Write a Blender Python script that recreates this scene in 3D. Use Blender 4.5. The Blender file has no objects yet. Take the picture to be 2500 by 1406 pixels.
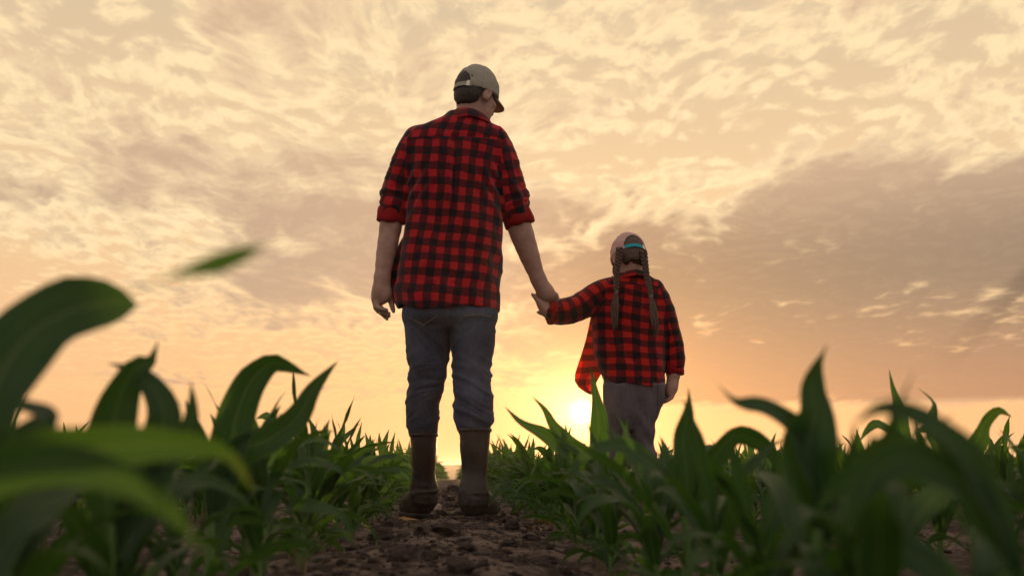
import bpy, math, random
import numpy as np
from mathutils import Vector, Matrix

R = math.radians
scene = bpy.context.scene
COL = scene.collection

# ---------------------------------------------------------------- camera
FPX = 2600.0                      # focal length in pixels of a 2500 px wide frame
CAM = np.array([0.0, 0.0, 0.21])
PITCH = math.atan((1140 - 703) / FPX)
YAW = math.atan(145 * math.cos(PITCH) / FPX)
cam_d = bpy.data.cameras.new('camera')
cam_d.sensor_width = 36.0
cam_d.lens = 36.0 * FPX / 2500
cam_d.clip_start = 0.02
cam_d.clip_end = 20000
cam_d.dof.use_dof = True
cam_d.dof.focus_distance = 4.35
cam_d.dof.aperture_fstop = 3.6
cam = bpy.data.objects.new('camera', cam_d)
COL.objects.link(cam)
cam.location = CAM
cam.rotation_euler = (math.pi / 2 + PITCH, 0, -YAW)
scene.camera = cam

_F = np.array([math.sin(YAW) * math.cos(PITCH), math.cos(YAW) * math.cos(PITCH), math.sin(PITCH)])
_R = np.array([math.cos(YAW), -math.sin(YAW), 0.0])
_U = np.cross(_R, _F)


def W(px, py, Y):
    """A point of the field at distance Y down the row, from where it is sighted."""
    d = _F + _R * (px - 1250) / FPX + _U * (703 - py) / FPX
    return CAM + d * (Y / d[1])


# ---------------------------------------------------------------- sun, sky
SUN_EL, SUN_AZ = 2.9, 6.9         # degrees; azimuth from +Y towards +X
sdir = np.array([math.sin(R(SUN_AZ)) * math.cos(R(SUN_EL)), math.cos(R(SUN_AZ)) * math.cos(R(SUN_EL)), math.sin(R(SUN_EL))])
sun_d = bpy.data.lights.new('sun', 'SUN')
sun_d.energy = 5.0
sun_d.angle = R(0.6)
sun_d.color = (1.0, 0.60, 0.27)
sun = bpy.data.objects.new('sun', sun_d)
COL.objects.link(sun)
sun.rotation_euler = Vector(sdir).to_track_quat('Z', 'Y').to_euler()

scene.view_settings.view_transform = 'Standard'
scene.view_settings.look = 'None'
scene.view_settings.exposure = 0.0
scene.view_settings.gamma = 1.0
scene.cycles.use_denoising = True
scene.cycles.max_bounces = 8
scene.cycles.transparent_max_bounces = 8
scene.cycles.sample_clamp_indirect = 6.0


class NT:
    """Small helper for writing node trees as expressions."""

    def __init__(s, tree):
        s.t = tree
        s.n = tree.nodes
        s.l = tree.links
        s.n.clear()

    def put(s, sock, v):
        if isinstance(v, bpy.types.NodeSocket):
            s.l.new(v, sock)
        elif isinstance(v, (tuple, list)):
            if sock.type == 'RGBA':
                sock.default_value = tuple(v)[:3] + (1.0,)
            else:
                sock.default_value = tuple(v)[:3]
        else:
            sock.default_value = v

    def node(s, typ, **kw):
        nd = s.n.new(typ)
        for k, v in kw.items():
            if k.startswith('_'):
                s.put(nd.inputs[k[1:].replace('_', ' ')], v)
            else:
                setattr(nd, k, v)
        return nd

    def m(s, op, a, b=None, c=None, clamp=False):
        nd = s.n.new('ShaderNodeMath')
        nd.operation = op
        nd.use_clamp = clamp
        s.put(nd.inputs[0], a)
        if b is not None:
            s.put(nd.inputs[1], b)
        if c is not None:
            s.put(nd.inputs[2], c)
        return nd.outputs[0]

    def v(s, op, a, b=None, scale=None):
        nd = s.n.new('ShaderNodeVectorMath')
        nd.operation = op
        s.put(nd.inputs[0], a)
        if b is not None:
            s.put(nd.inputs[1], b)
        if scale is not None:
            s.put(nd.inputs['Scale'], scale)
        return nd.outputs['Value'] if op in ('DOT_PRODUCT', 'LENGTH') else nd.outputs[0]

    def sep(s, a):
        nd = s.n.new('ShaderNodeSeparateXYZ')
        s.put(nd.inputs[0], a)
        return nd.outputs

    def com(s, x, y, z):
        nd = s.n.new('ShaderNodeCombineXYZ')
        for i, q in enumerate((x, y, z)):
            s.put(nd.inputs[i], q)
        return nd.outputs[0]

    def ss(s, x, a, b, lo=0.0, hi=1.0):
        nd = s.n.new('ShaderNodeMapRange')
        nd.interpolation_type = 'SMOOTHSTEP'
        s.put(nd.inputs['Value'], x)
        s.put(nd.inputs['From Min'], a)
        s.put(nd.inputs['From Max'], b)
        s.put(nd.inputs['To Min'], lo)
        s.put(nd.inputs['To Max'], hi)
        return nd.outputs[0]

    def lin(s, x, a, b, lo=0.0, hi=1.0):
        nd = s.n.new('ShaderNodeMapRange')
        s.put(nd.inputs['Value'], x)
        s.put(nd.inputs['From Min'], a)
        s.put(nd.inputs['From Max'], b)
        s.put(nd.inputs['To Min'], lo)
        s.put(nd.inputs['To Max'], hi)
        return nd.outputs[0]

    def mix(s, f, a, b, mode='MIX'):
        nd = s.n.new('ShaderNodeMix')
        nd.data_type = 'RGBA'
        nd.blend_type = mode
        s.put(nd.inputs[0], f)
        s.put(nd.inputs[6], a)
        s.put(nd.inputs[7], b)
        return nd.outputs[2]

    def noise(s, vec, scale, detail=2.0, rough=0.5, dist=0.0, dims='3D'):
        nd = s.n.new('ShaderNodeTexNoise')
        nd.noise_dimensions = dims
        s.put(nd.inputs['Vector'], vec)
        s.put(nd.inputs['Scale'], scale)
        s.put(nd.inputs['Detail'], detail)
        s.put(nd.inputs['Roughness'], rough)
        s.put(nd.inputs['Distortion'], dist)
        return nd.outputs[0]


def build_world():
    w = bpy.data.worlds.new('World')
    scene.world = w
    w.use_nodes = True
    t = NT(w.node_tree)
    d = t.v('NORMALIZE', t.node('ShaderNodeTexCoord').outputs['Generated'])
    x, y, z = t.sep(d)[:3]
    zc = t.m('MAXIMUM', z, 0.0)
    ca = t.v('DOT_PRODUCT', d, tuple(sdir))                       # cosine of the angle to the sun
    hz = t.m('MULTIPLY_ADD', t.v('DOT_PRODUCT', d, (math.sin(R(SUN_AZ)), math.cos(R(SUN_AZ)), 0)), 0.5, 0.5)
    ang = t.m('ARCCOSINE', t.m('MINIMUM', ca, 0.999999))
    az = t.m('ARCTAN2', x, y)
    el = t.m('ARCSINE', z)

    # clear sky: physical sky plus the warm veil of thin high haze at sunset
    sky = t.node('ShaderNodeTexSky', sky_type='NISHITA', sun_disc=False, sun_elevation=R(SUN_EL), sun_rotation=R(SUN_AZ),
                 dust_density=2.0, air_density=1.0).outputs[0]
    nish = t.v('SCALE', sky, scale=0.010)
    up = t.ss(el, R(1.0), R(15.0))
    front = t.mix(up, (0.93, 0.50, 0.235), (0.84, 0.585, 0.33))
    front = t.mix(t.ss(el, R(12), R(32)), front, (0.63, 0.505, 0.345))
    back = t.mix(t.ss(el, R(2.0), R(40.0)), (0.62, 0.46, 0.41), (0.56, 0.54, 0.55))
    warm = t.ss(hz, 0.50, 0.93)
    clear = t.mix(warm, back, front)

    # clouds on a layer overhead, seen in perspective
    inv = t.m('DIVIDE', 1.0, t.m('ADD', zc, 0.085))
    q = t.com(t.m('MULTIPLY', x, inv), t.m('MULTIPLY', t.m('MULTIPLY', y, inv), 0.52), 0.0)

    def warp(vec, scale, amt):
        wob = t.node('ShaderNodeTexNoise', _Scale=scale, _Detail=2.0)
        t.put(wob.inputs['Vector'], vec)
        return t.v('ADD', vec, t.v('SCALE', t.v('SUBTRACT', wob.outputs[1], (0.5, 0.5, 0.5)), scale=amt))
    q = warp(warp(q, 2.0, 0.26), 16.0, 0.035)
    rot = t.node('ShaderNodeMapping', vector_type='POINT', _Rotation=(0, 0, R(-10)), _Scale=(0.85, 1.15, 1), _Location=(3.3, 1.7, 0))
    t.put(rot.inputs['Vector'], q)
    qr = rot.outputs[0]

    def layer(vec):
        n1 = t.noise(t.v('ADD', vec, (7.3, 2.1, 0)), 1.1, 2.0, 0.5)
        n2 = t.noise(vec, 4.6, 5.0, 0.6)
        n3 = t.noise(t.v('ADD', vec, (1.3, 9.1, 3.0)), 21.0, 5.0, 0.68)
        vo = t.node('ShaderNodeTexVoronoi', feature='SMOOTH_F1', voronoi_dimensions='2D', _Scale=16.0, _Smoothness=0.45)
        t.put(vo.inputs['Vector'], vec)
        puff = t.m('SUBTRACT', 0.5, vo.outputs['Distance'])
        s1 = t.m('ADD', t.m('MULTIPLY_ADD', n1, 1.0, -0.15), t.m('ADD', t.m('MULTIPLY', n2, 0.75), t.m('MULTIPLY', n3, 0.50)))
        return n1, n2, n3, t.m('ADD', s1, t.m('MULTIPLY', puff, t.ss(n1, 0.30, 0.70, 0.30, 0.12)))
    n1, n2, n3, base = layer(qr)
    _, _, _, base2 = layer(t.v('ADD', qr, (0.008, 0.034, 0.0)))          # the same cloud a little nearer the sun
    # a deck of thicker cloud lies to the right of the sun, its foot above a clear strip on the horizon
    bank = t.m('MULTIPLY', t.ss(az, R(0.0), R(10.0)), t.m('MULTIPLY', t.ss(el, R(3.05), R(3.5)), t.ss(el, R(18.0), R(9.5))))
    bank2 = t.m('MULTIPLY', t.ss(az, R(-30), R(-16)), t.m('MULTIPLY', t.ss(az, R(4), R(-8)), t.m('MULTIPLY', t.ss(el, R(9), R(12)), t.ss(el, R(18), R(14)))))
    low = t.m('MULTIPLY', t.ss(az, R(12), R(-6)), t.ss(el, R(9.0), R(3.0)))
    clearL = t.m('MULTIPLY', t.ss(az, R(-9), R(-22)), t.ss(el, R(12.5), R(9.0)))
    bank = t.m('MULTIPLY', bank, t.ss(az, R(100), R(60)))
    low = t.m('MULTIPLY', low, t.ss(az, R(-100), R(-60)))
    clearL = t.m('MULTIPLY', clearL, t.ss(az, R(-100), R(-60)))
    bias = t.m('ADD', t.m('MULTIPLY', bank, 0.265), t.m('MULTIPLY', bank2, -0.06))
    bias = t.m('SUBTRACT', bias, t.m('ADD', t.m('MULTIPLY', low, 0.09), t.m('MULTIPLY', clearL, 0.14)))
    cov = t.m('ADD', base, bias)
    strip = t.ss(el, R(2.6), R(3.5))
    thin = t.m('MULTIPLY', t.ss(cov, 0.77, 0.965), strip)
    thick = t.ss(t.m('SUBTRACT', cov, t.m('MULTIPLY', n3, 0.18)), 0.78, 1.08)
    edge = t.lin(t.m('SUBTRACT', base, base2), -0.10, 0.10)              # sunward slopes of each puff catch the light
    body = t.m('ADD', thick, t.m('MULTIPLY', t.m('SUBTRACT', 0.5, edge), t.m('MULTIPLY', t.m('MULTIPLY_ADD', bank, -0.60, 0.85), t.m('MULTIPLY_ADD', thick, -0.75, 1.0))), clamp=True)

    lit_f = t.mix(t.ss(el, R(3), R(13)), (1.0, 0.56, 0.25), (1.0, 0.765, 0.44))
    lit = t.mix(warm, (0.78, 0.64, 0.57), lit_f)
    sh_f = t.mix(t.ss(el, R(2.5), R(10)), (0.49, 0.25, 0.15), (0.315, 0.213, 0.145))
    sh_f = t.mix(t.ss(el, R(11), R(19)), sh_f, (0.60, 0.405, 0.25))
    sh_f = t.mix(t.m('MULTIPLY_ADD', bank, 0.6, 0.4), (0.68, 0.455, 0.305), sh_f)
    shade = t.mix(warm, (0.52, 0.46, 0.44), sh_f)
    c = t.mix(thin, clear, t.mix(body, lit, shade))
    c = t.mix(1.0, c, nish, 'ADD')

    # aureole round the low sun and the disc itself
    def glow(width, amp, col):
        e = t.m('POWER', 2.718, t.m('MULTIPLY', ang, -1.0 / R(width)))
        nd = t.v('SCALE', t.com(*col), scale=t.m('MULTIPLY', e, amp))
        return nd
    c = t.mix(1.0, c, glow(1.25, 4.4, (1.0, 0.48, 0.17)), 'ADD')
    c = t.mix(1.0, c, glow(3.2, 0.80, (1.0, 0.30, 0.05)), 'ADD')
    c = t.mix(1.0, c, glow(9.0, 0.07, (1.0, 0.40, 0.12)), 'ADD')
    disc = t.ss(ang, R(0.7), R(0.0), 0.0, 9.0)
    c = t.mix(1.0, c, t.v('SCALE', t.com(1.0, 0.80, 0.42), scale=disc), 'ADD')
    # land below the horizon reflects little
    c = t.mix(t.ss(z, -0.02, 0.0), (0.05, 0.04, 0.03), c)
    bg = t.node('ShaderNodeBackground', _Color=c, _Strength=1.0)
    out = t.node('ShaderNodeOutputWorld')
    t.l.new(bg.outputs[0], out.inputs[0])
    w.cycles.sampling_method = 'MANUAL'
    w.cycles.sample_map_resolution = 1024


build_world()

# ---------------------------------------------------------------- helpers
def tag(o, label=None, cat=None, group=None, kind=None):
    if label:
        o['label'] = label
    if cat:
        o['category'] = cat
    if group:
        o['group'] = group
    if kind:
        o['kind'] = kind
    return o


def mesh_data(name, verts, faces, mat, smooth=True, uv=None):
    me = bpy.data.meshes.new(name)
    verts = np.asarray(verts, dtype=np.float32)
    if isinstance(faces, np.ndarray):
        k = faces.shape[1]
        me.vertices.add(len(verts))
        me.vertices.foreach_set('co', verts.ravel())
        me.loops.add(faces.size)
        me.loops.foreach_set('vertex_index', faces.ravel().astype(np.int32))
        me.polygons.add(len(faces))
        me.polygons.foreach_set('loop_start', (np.arange(len(faces)) * k).astype(np.int32))
        me.polygons.foreach_set('loop_total', np.full(len(faces), k, dtype=np.int32))
        me.update(calc_edges=True)
    else:
        me.from_pydata([tuple(v) for v in verts.tolist()], [], faces)
    if uv is not None:                      # per loop (n_loops, 2)
        lay = me.uv_layers.new(name='UVMap')
        lay.data.foreach_set('uv', np.asarray(uv, dtype=np.float32).ravel())
    me.polygons.foreach_set('use_smooth', np.full(len(me.polygons), smooth))
    if mat is not None:
        me.materials.append(mat)
    me.update()
    return me


def link(name, me, parent=None, loc=None):
    o = bpy.data.objects.new(name, me)
    COL.objects.link(o)
    if parent is not None:
        o.parent = parent
    if loc is not None:
        o.location = loc
    return o


def hash3(i, j, k, seed):
    h = (i * 374761393 + j * 668265263 + k * 2147483647 + seed * 144665) & 0xffffffff
    h = ((h ^ (h >> 13)) * 1274126177) & 0xffffffff
    h = ((h ^ (h >> 16)) * 2246822519) & 0xffffffff
    return ((h ^ (h >> 15)) & 0xffff) / 65535.0


def vnoise(p, seed=0):
    """value noise in [-1,1] at points p (n,3)"""
    p = np.asarray(p, dtype=np.float64)
    b = np.floor(p).astype(np.int64)
    f = p - b
    f = f * f * (3 - 2 * f)
    r = 0
    for dx in (0, 1):
        for dy in (0, 1):
            for dz in (0, 1):
                w = (f[:, 0] if dx else 1 - f[:, 0]) * (f[:, 1] if dy else 1 - f[:, 1]) * (f[:, 2] if dz else 1 - f[:, 2])
                r = r + w * hash3(b[:, 0] + dx, b[:, 1] + dy, b[:, 2] + dz, seed)
    return r * 2 - 1


def fbm(p, octaves=3, seed=0, gain=0.5):
    r, a = 0, 1.0
    p = np.asarray(p, dtype=np.float64)
    for o in range(octaves):
        r = r + a * vnoise(p * (2 ** o) + 17.3 * o, seed + o)
        a *= gain
    return r


class Field:
    """A signed-distance grid; shapes are blended in and a surface is drawn from it."""

    def __init__(s, lo, hi, res):
        s.lo = np.asarray(lo, float)
        s.res = res
        s.n = np.ceil((np.asarray(hi, float) - s.lo) / res).astype(int) + 1
        s.f = np.full(s.n, 1.0, dtype=np.float32)

    def sl(s, lo, hi):
        a = np.clip(np.floor((np.asarray(lo) - s.lo) / s.res).astype(int), 0, s.n)
        b = np.clip(np.ceil((np.asarray(hi) - s.lo) / s.res).astype(int) + 1, 0, s.n)
        if np.any(b <= a):
            return None, None
        ax = [s.lo[i] + s.res * np.arange(a[i], b[i]) for i in range(3)]
        X, Y, Z = np.meshgrid(*ax, indexing='ij', sparse=True)
        return (slice(a[0], b[0]), slice(a[1], b[1]), slice(a[2], b[2])), (X, Y, Z)

    def union(s, S, d, k):
        a = s.f[S]
        if k <= 0:
            s.f[S] = np.minimum(a, d)
        else:
            h = np.maximum(k - np.abs(a - d), 0) / k
            s.f[S] = np.minimum(a, d) - h * h * k * 0.25

    def tube(s, pts, rad, k=0.01, flat=None):
        """chain of tapering segments through pts"""
        pts = [np.asarray(p, float) for p in pts]
        if len(pts) > 2:                                   # ease the joints
            P = np.array(pts)
            L = np.concatenate([[0], np.cumsum(np.linalg.norm(np.diff(P, axis=0), axis=1))])
            q = np.unique(np.concatenate([L, (L[1:] + L[:-1]) / 2]))
            pts = list(np.stack([smooth_interp(q, L, P[:, i]) for i in range(3)], 1))
            rad = list(smooth_interp(q, L, np.array(rad, float)))
        for i in range(len(pts) - 1):
            a, b, ra, rb = pts[i], pts[i + 1], rad[i], rad[i + 1]
            m = max(ra, rb) + k + s.res * 2
            S, C = s.sl(np.minimum(a, b) - m, np.maximum(a, b) + m)
            if S is None:
                continue
            ab = b - a
            L = max(ab.dot(ab), 1e-9)
            t = np.clip(((C[0] - a[0]) * ab[0] + (C[1] - a[1]) * ab[1] + (C[2] - a[2]) * ab[2]) / L, 0, 1)
            d = np.sqrt((C[0] - a[0] - t * ab[0]) ** 2 + (C[1] - a[1] - t * ab[1]) ** 2 + (C[2] - a[2] - t * ab[2]) ** 2) - (ra + t * (rb - ra))
            s.union(S, d, k)

    def ell(s, c, r, M=None, k=0.01, sub=False):
        c = np.asarray(c, float)
        r = np.asarray(r, float)
        M = np.eye(3) if M is None else np.asarray(M)
        m = r.max() + k + s.res * 2
        S, C = s.sl(c - m, c + m)
        if S is None:
            return
        dx, dy, dz = C[0] - c[0], C[1] - c[1], C[2] - c[2]
        l = [(M[0, i] * dx + M[1, i] * dy + M[2, i] * dz) / r[i] for i in range(3)]
        k0 = np.sqrt(l[0] ** 2 + l[1] ** 2 + l[2] ** 2) + 1e-9
        k1 = np.sqrt((l[0] / r[0]) ** 2 + (l[1] / r[1]) ** 2 + (l[2] / r[2]) ** 2) + 1e-9
        d = k0 * (k0 - 1) / k1
        if sub:
            a = s.f[S]
            s.f[S] = np.maximum(a, -d)
        else:
            s.union(S, d, k)

    def loft(s, rows, k=0.01, p=2.0, cap=True):
        """rows: (z, cx, cy, a, b) upright stack of ellipses"""
        rows = sorted(rows)
        z = np.array([r[0] for r in rows])
        g = np.array([r[1:5] for r in rows])
        m = k + s.res * 2
        lo = [(g[:, 0] - g[:, 2]).min() - m, (g[:, 1] - g[:, 3]).min() - m, z[0] - m]
        hi = [(g[:, 0] + g[:, 2]).max() + m, (g[:, 1] + g[:, 3]).max() + m, z[-1] + m]
        S, C = s.sl(lo, hi)
        Z = C[2].ravel()
        cx, cy, a, b = [smooth_interp(Z, z, g[:, i]) for i in range(4)]
        u = np.abs((C[0] - cx) / a)
        v = np.abs((C[1] - cy) / b)
        q = (u ** p + v ** p) ** (1.0 / p)
        d = (q - 1) * np.minimum(a, b)
        if cap:
            d = np.maximum(d, np.maximum(z[0] - C[2], C[2] - z[-1]))
        s.union(S, d, k)
        return d, S

    def clip(s, fn):
        """keep only where fn(X,Y,Z) < 0"""
        ax = [s.lo[i] + s.res * np.arange(s.n[i]) for i in range(3)]
        X, Y, Z = np.meshgrid(*ax, indexing='ij', sparse=True)
        s.f = np.maximum(s.f, fn(X, Y, Z)).astype(np.float32)

    def coords(s):
        ax = [s.lo[i] + s.res * np.arange(s.n[i]) for i in range(3)]
        return np.meshgrid(*ax, indexing='ij', sparse=True)

    def surface(s):
        f = np.pad(s.f, 1, constant_values=1.0)
        lo = s.lo - s.res
        ins = f < 0
        c = ins[:-1, :-1, :-1].astype(np.int8)
        cnt = np.zeros(tuple(np.array(f.shape) - 1), dtype=np.int8)
        for dx in (0, 1):
            for dy in (0, 1):
                for dz in (0, 1):
                    cnt += ins[dx:dx + cnt.shape[0], dy:dy + cnt.shape[1], dz:dz + cnt.shape[2]]
        act = (cnt > 0) & (cnt < 8)
        I = np.argwhere(act)
        idx = np.full(cnt.shape, -1, dtype=np.int32)
        idx[act] = np.arange(len(I))
        val = {}
        for dx in (0, 1):
            for dy in (0, 1):
                for dz in (0, 1):
                    val[dx, dy, dz] = f[I[:, 0] + dx, I[:, 1] + dy, I[:, 2] + dz].astype(np.float64)
        acc = np.zeros((len(I), 3))
        num = np.zeros(len(I))
        for a in val:
            for ax in range(3):
                if a[ax] == 0:
                    b = list(a)
                    b[ax] = 1
                    b = tuple(b)
                    va, vb = val[a], val[b]
                    x = (va < 0) != (vb < 0)
                    t = np.where(x, va / np.where(x, va - vb, 1), 0)
                    p = np.tile(np.array(a, float), (len(I), 1))
                    p[:, ax] += t
                    acc[x] += p[x]
                    num[x] += 1
        V = lo + s.res * (I + acc / num[:, None])
        quads = []
        for ax in range(3):
            u, w = (ax + 1) % 3, (ax + 2) % 3
            s0 = [slice(None)] * 3
            s1 = [slice(None)] * 3
            s0[ax] = slice(0, -1)
            s1[ax] = slice(1, None)
            A, B = ins[tuple(s0)], ins[tuple(s1)]
            E = np.argwhere(A != B)
            E = E[(E[:, u] > 0) & (E[:, w] > 0) & (E[:, u] < cnt.shape[u]) & (E[:, w] < cnt.shape[w])]
            flip = ins[E[:, 0], E[:, 1], E[:, 2]]

            def cell(du, dw):
                e = E.copy()
                e[:, u] -= du
                e[:, w] -= dw
                return idx[e[:, 0], e[:, 1], e[:, 2]]
            q = np.stack([cell(1, 1), cell(0, 1), cell(0, 0), cell(1, 0)], 1)
            q[~flip] = q[~flip][:, ::-1]
            quads.append(q)
        Q = np.concatenate(quads)
        return V, Q[(Q >= 0).all(1)]


def smooth_interp(x, xs, ys):
    """monotone-ish cubic interpolation (Catmull-Rom slopes)"""
    xs = np.asarray(xs, float)
    ys = np.asarray(ys, float)
    if len(xs) < 3:
        return np.interp(x, xs, ys)
    mslope = np.gradient(ys, xs)
    x = np.clip(x, xs[0], xs[-1])
    i = np.clip(np.searchsorted(xs, x) - 1, 0, len(xs) - 2)
    h = xs[i + 1] - xs[i]
    t = (x - xs[i]) / h
    return ((2 * t ** 3 - 3 * t ** 2 + 1) * ys[i] + (t ** 3 - 2 * t ** 2 + t) * h * mslope[i]
            + (-2 * t ** 3 + 3 * t ** 2) * ys[i + 1] + (t ** 3 - t ** 2) * h * mslope[i + 1])


def crease(p, seed=0):
    """sharp irregular ridges in about [-1, 1]"""
    a = np.abs(vnoise(p, seed))
    b = np.abs(vnoise(np.asarray(p) * 2.1 + 5.3, seed + 1))
    return (1 - 2.6 * a) * 0.7 + (1 - 2.6 * b) * 0.3


def vnormals(V, Q):
    n = np.zeros_like(V)
    fn = np.cross(V[Q[:, 2]] - V[Q[:, 0]], V[Q[:, 3]] - V[Q[:, 1]])
    for i in range(4):
        np.add.at(n, Q[:, i], fn)
    return n / (np.linalg.norm(n, axis=1)[:, None] + 1e-12)


def relax(V, Q, it=2, lam=0.5):
    for _ in range(it):
        acc = np.zeros_like(V)
        num = np.zeros(len(V))
        for i in range(4):
            a, b = Q[:, i], Q[:, (i + 1) % 4]
            np.add.at(acc, a, V[b])
            np.add.at(acc, b, V[a])
            np.add.at(num, a, 1)
            np.add.at(num, b, 1)
        V = V + lam * (acc / np.maximum(num, 1)[:, None] - V)
    return V


def polar(V, axis_pts):
    """arc-length along and angle round a polyline, for every point of V"""
    pts = [np.asarray(p, float) for p in axis_pts]
    best = np.full(len(V), 1e9)
    along = np.zeros(len(V))
    around = np.zeros(len(V))
    off = 0
    for a, b in zip(pts[:-1], pts[1:]):
        ab = b - a
        L = np.linalg.norm(ab)
        ax = ab / L
        t = (V - a) @ ax
        tc = np.clip(t, 0, L)
        r = V - (a + tc[:, None] * ax)
        d = np.linalg.norm(r, axis=1)
        e1 = np.cross(ax, [0, 1, 0])
        e1 /= np.linalg.norm(e1)
        e2 = np.cross(ax, e1)
        th = np.arctan2(r @ e1, -(r @ e2) if e2[1] > 0 else (r @ e2))
        m = d < best
        best[m] = d[m]
        along[m] = (off + t)[m] if off == 0 else (off + np.maximum(t, 0))[m]
        around[m] = th[m]
        off += L
    return along, around, best


# ---------------------------------------------------------------- materials
def material(name, fn):
    m = bpy.data.materials.new(name)
    m.use_nodes = True
    t = NT(m.node_tree)
    out = t.node('ShaderNodeOutputMaterial')
    sh = fn(t, out)
    t.l.new(sh, out.inputs[0])
    return m


def pbsdf(t, col, rough=0.8, spec=0.3, normal=None, sheen=0.0, sub=0.0, metal=0.0):
    b = t.node('ShaderNodeBsdfPrincipled')
    t.put(b.inputs['Base Color'], col)
    t.put(b.inputs['Roughness'], rough)
    t.put(b.inputs['Specular IOR Level'], spec)
    t.put(b.inputs['Metallic'], metal)
    if sheen:
        t.put(b.inputs['Sheen Weight'], sheen)
    if sub:
        t.put(b.inputs['Subsurface Weight'], sub)
        b.inputs['Subsurface Radius'].default_value = (0.02, 0.008, 0.004)
    if normal is not None:
        t.l.new(normal, b.inputs['Normal'])
    return b.outputs[0]


def bump(t, h, strength=0.3, dist=0.01):
    b = t.node('ShaderNodeBump')
    t.put(b.inputs['Strength'], strength)
    t.put(b.inputs['Distance'], dist)
    t.put(b.inputs['Height'], h)
    return b.outputs[0]


def m_leaf(t, out):
    uv = t.node('ShaderNodeUVMap').outputs[0]
    u, v = t.sep(uv)[:2]
    rnd = t.node('ShaderNodeObjectInfo').outputs['Random']
    pos = t.node('ShaderNodeNewGeometry').outputs['Position']
    au = t.m('ABSOLUTE', t.m('SUBTRACT', u, 0.5))
    rib = t.ss(au, 0.055, 0.02)
    vein = t.m('MULTIPLY', t.m('SINE', t.m('MULTIPLY', u, 130.0)), 0.5)
    n = t.noise(t.com(t.m('MULTIPLY', u, 6.0), t.m('MULTIPLY', v, 3.0), rnd), 2.0, 3.0)
    big = t.noise(pos, 2.3, 2.0)
    base = t.mix(t.ss(n, 0.3, 0.7), (0.017, 0.052, 0.012), (0.039, 0.096, 0.021))
    base = t.mix(t.ss(big, 0.35, 0.65), base, t.mix(0.5, base, (0.016, 0.040, 0.017)))
    base = t.mix(t.m('MULTIPLY', t.m('MULTIPLY_ADD', vein, 0.25, 0.2), 0.5), base, (0.036, 0.08, 0.02))
    base = t.mix(t.m('MULTIPLY', rib, 0.7), base, (0.075, 0.115, 0.045))
    # a few tips are dry
    dry = t.m('MULTIPLY', t.ss(v, 0.86, 1.0), t.ss(rnd, 0.93, 0.97))
    base = t.mix(dry, base, (0.22, 0.13, 0.045))
    edge = t.ss(au, 0.455, 0.5)
    base = t.mix(t.m('MULTIPLY', edge, 0.5), base, (0.16, 0.20, 0.06))
    hgt = t.m('ADD', t.m('MULTIPLY', vein, 0.15), t.m('MULTIPLY', rib, -1.0))
    nb = bump(t, hgt, 0.35, 0.002)
    p = pbsdf(t, base, 0.48, 0.22, nb)
    tr = t.node('ShaderNodeBsdfTranslucent', _Color=t.mix(0.5, t.mix(1.0, base, (1.7, 2.2, 0.7), 'MULTIPLY'), (0.075, 0.15, 0.014)))
    mx = t.node('ShaderNodeMixShader')
    mx.inputs[0].default_value = 0.36
    t.l.new(p, mx.inputs[1])
    t.l.new(tr.outputs[0], mx.inputs[2])
    return mx.outputs[0]


def m_stalk(t, out):
    pos = t.node('ShaderNodeTexCoord').outputs['Object']
    n = t.noise(t.v('MULTIPLY', pos, (60, 60, 9)), 1.0, 3.0)
    z = t.sep(pos)[2]
    c = t.mix(n, (0.05, 0.11, 0.02), (0.11, 0.19, 0.04))
    c = t.mix(t.ss(z, 0.06, 0.0), c, (0.13, 0.09, 0.05))
    return pbsdf(t, c, 0.55, 0.3)


def m_soil(t, out):
    pos = t.node('ShaderNodeNewGeometry').outputs['Position']
    a = t.noise(pos, 7.0, 5.0, 0.6)
    b = t.noise(pos, 45.0, 4.0, 0.6)
    f = t.noise(pos, 260.0, 2.0, 0.6)
    c = t.mix(t.ss(t.m('ADD', t.m('MULTIPLY', a, 0.65), t.m('MULTIPLY', b, 0.35)), 0.44, 0.60), (0.034, 0.024, 0.020), (0.165, 0.12, 0.090))
    c = t.mix(t.m('MULTIPLY', t.ss(f, 0.45, 0.62), 0.35), c, (0.10, 0.075, 0.058))
    nb = bump(t, t.m('ADD', t.m('MULTIPLY', b, 0.7), t.m('MULTIPLY', f, 0.25)), 0.8, 0.012)
    return pbsdf(t, c, 0.95, 0.15, nb)


def m_clod(t, out):
    pos = t.node('ShaderNodeNewGeometry').outputs['Position']
    rnd = t.node('ShaderNodeObjectInfo').outputs['Random']
    b = t.noise(pos, 38.0, 4.0, 0.65)
    f = t.noise(pos, 190.0, 3.0, 0.6)
    c = t.mix(t.ss(b, 0.3, 0.7), (0.026, 0.019, 0.016), (0.062, 0.044, 0.036))
    c = t.mix(t.m('MULTIPLY', rnd, 0.35), c, (0.085, 0.062, 0.05))
    nb = bump(t, t.m('ADD', t.m('MULTIPLY', b, 0.8), t.m('MULTIPLY', f, 0.4)), 0.9, 0.01)
    return pbsdf(t, c, 0.96, 0.12, nb)


def m_far(t, out):
    pos = t.node('ShaderNodeNewGeometry').outputs['Position']
    n = t.noise(pos, 0.01, 3.0)
    return pbsdf(t, t.mix(n, (0.06, 0.075, 0.03), (0.16, 0.12, 0.07)), 0.95, 0.1)


def m_stone(t, out):
    pos = t.node('ShaderNodeNewGeometry').outputs['Position']
    n = t.noise(pos, 60, 4.0)
    return pbsdf(t, t.mix(n, (0.35, 0.28, 0.22), (0.52, 0.43, 0.35)), 0.85, 0.2, bump(t, n, 0.4, 0.004))


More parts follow.
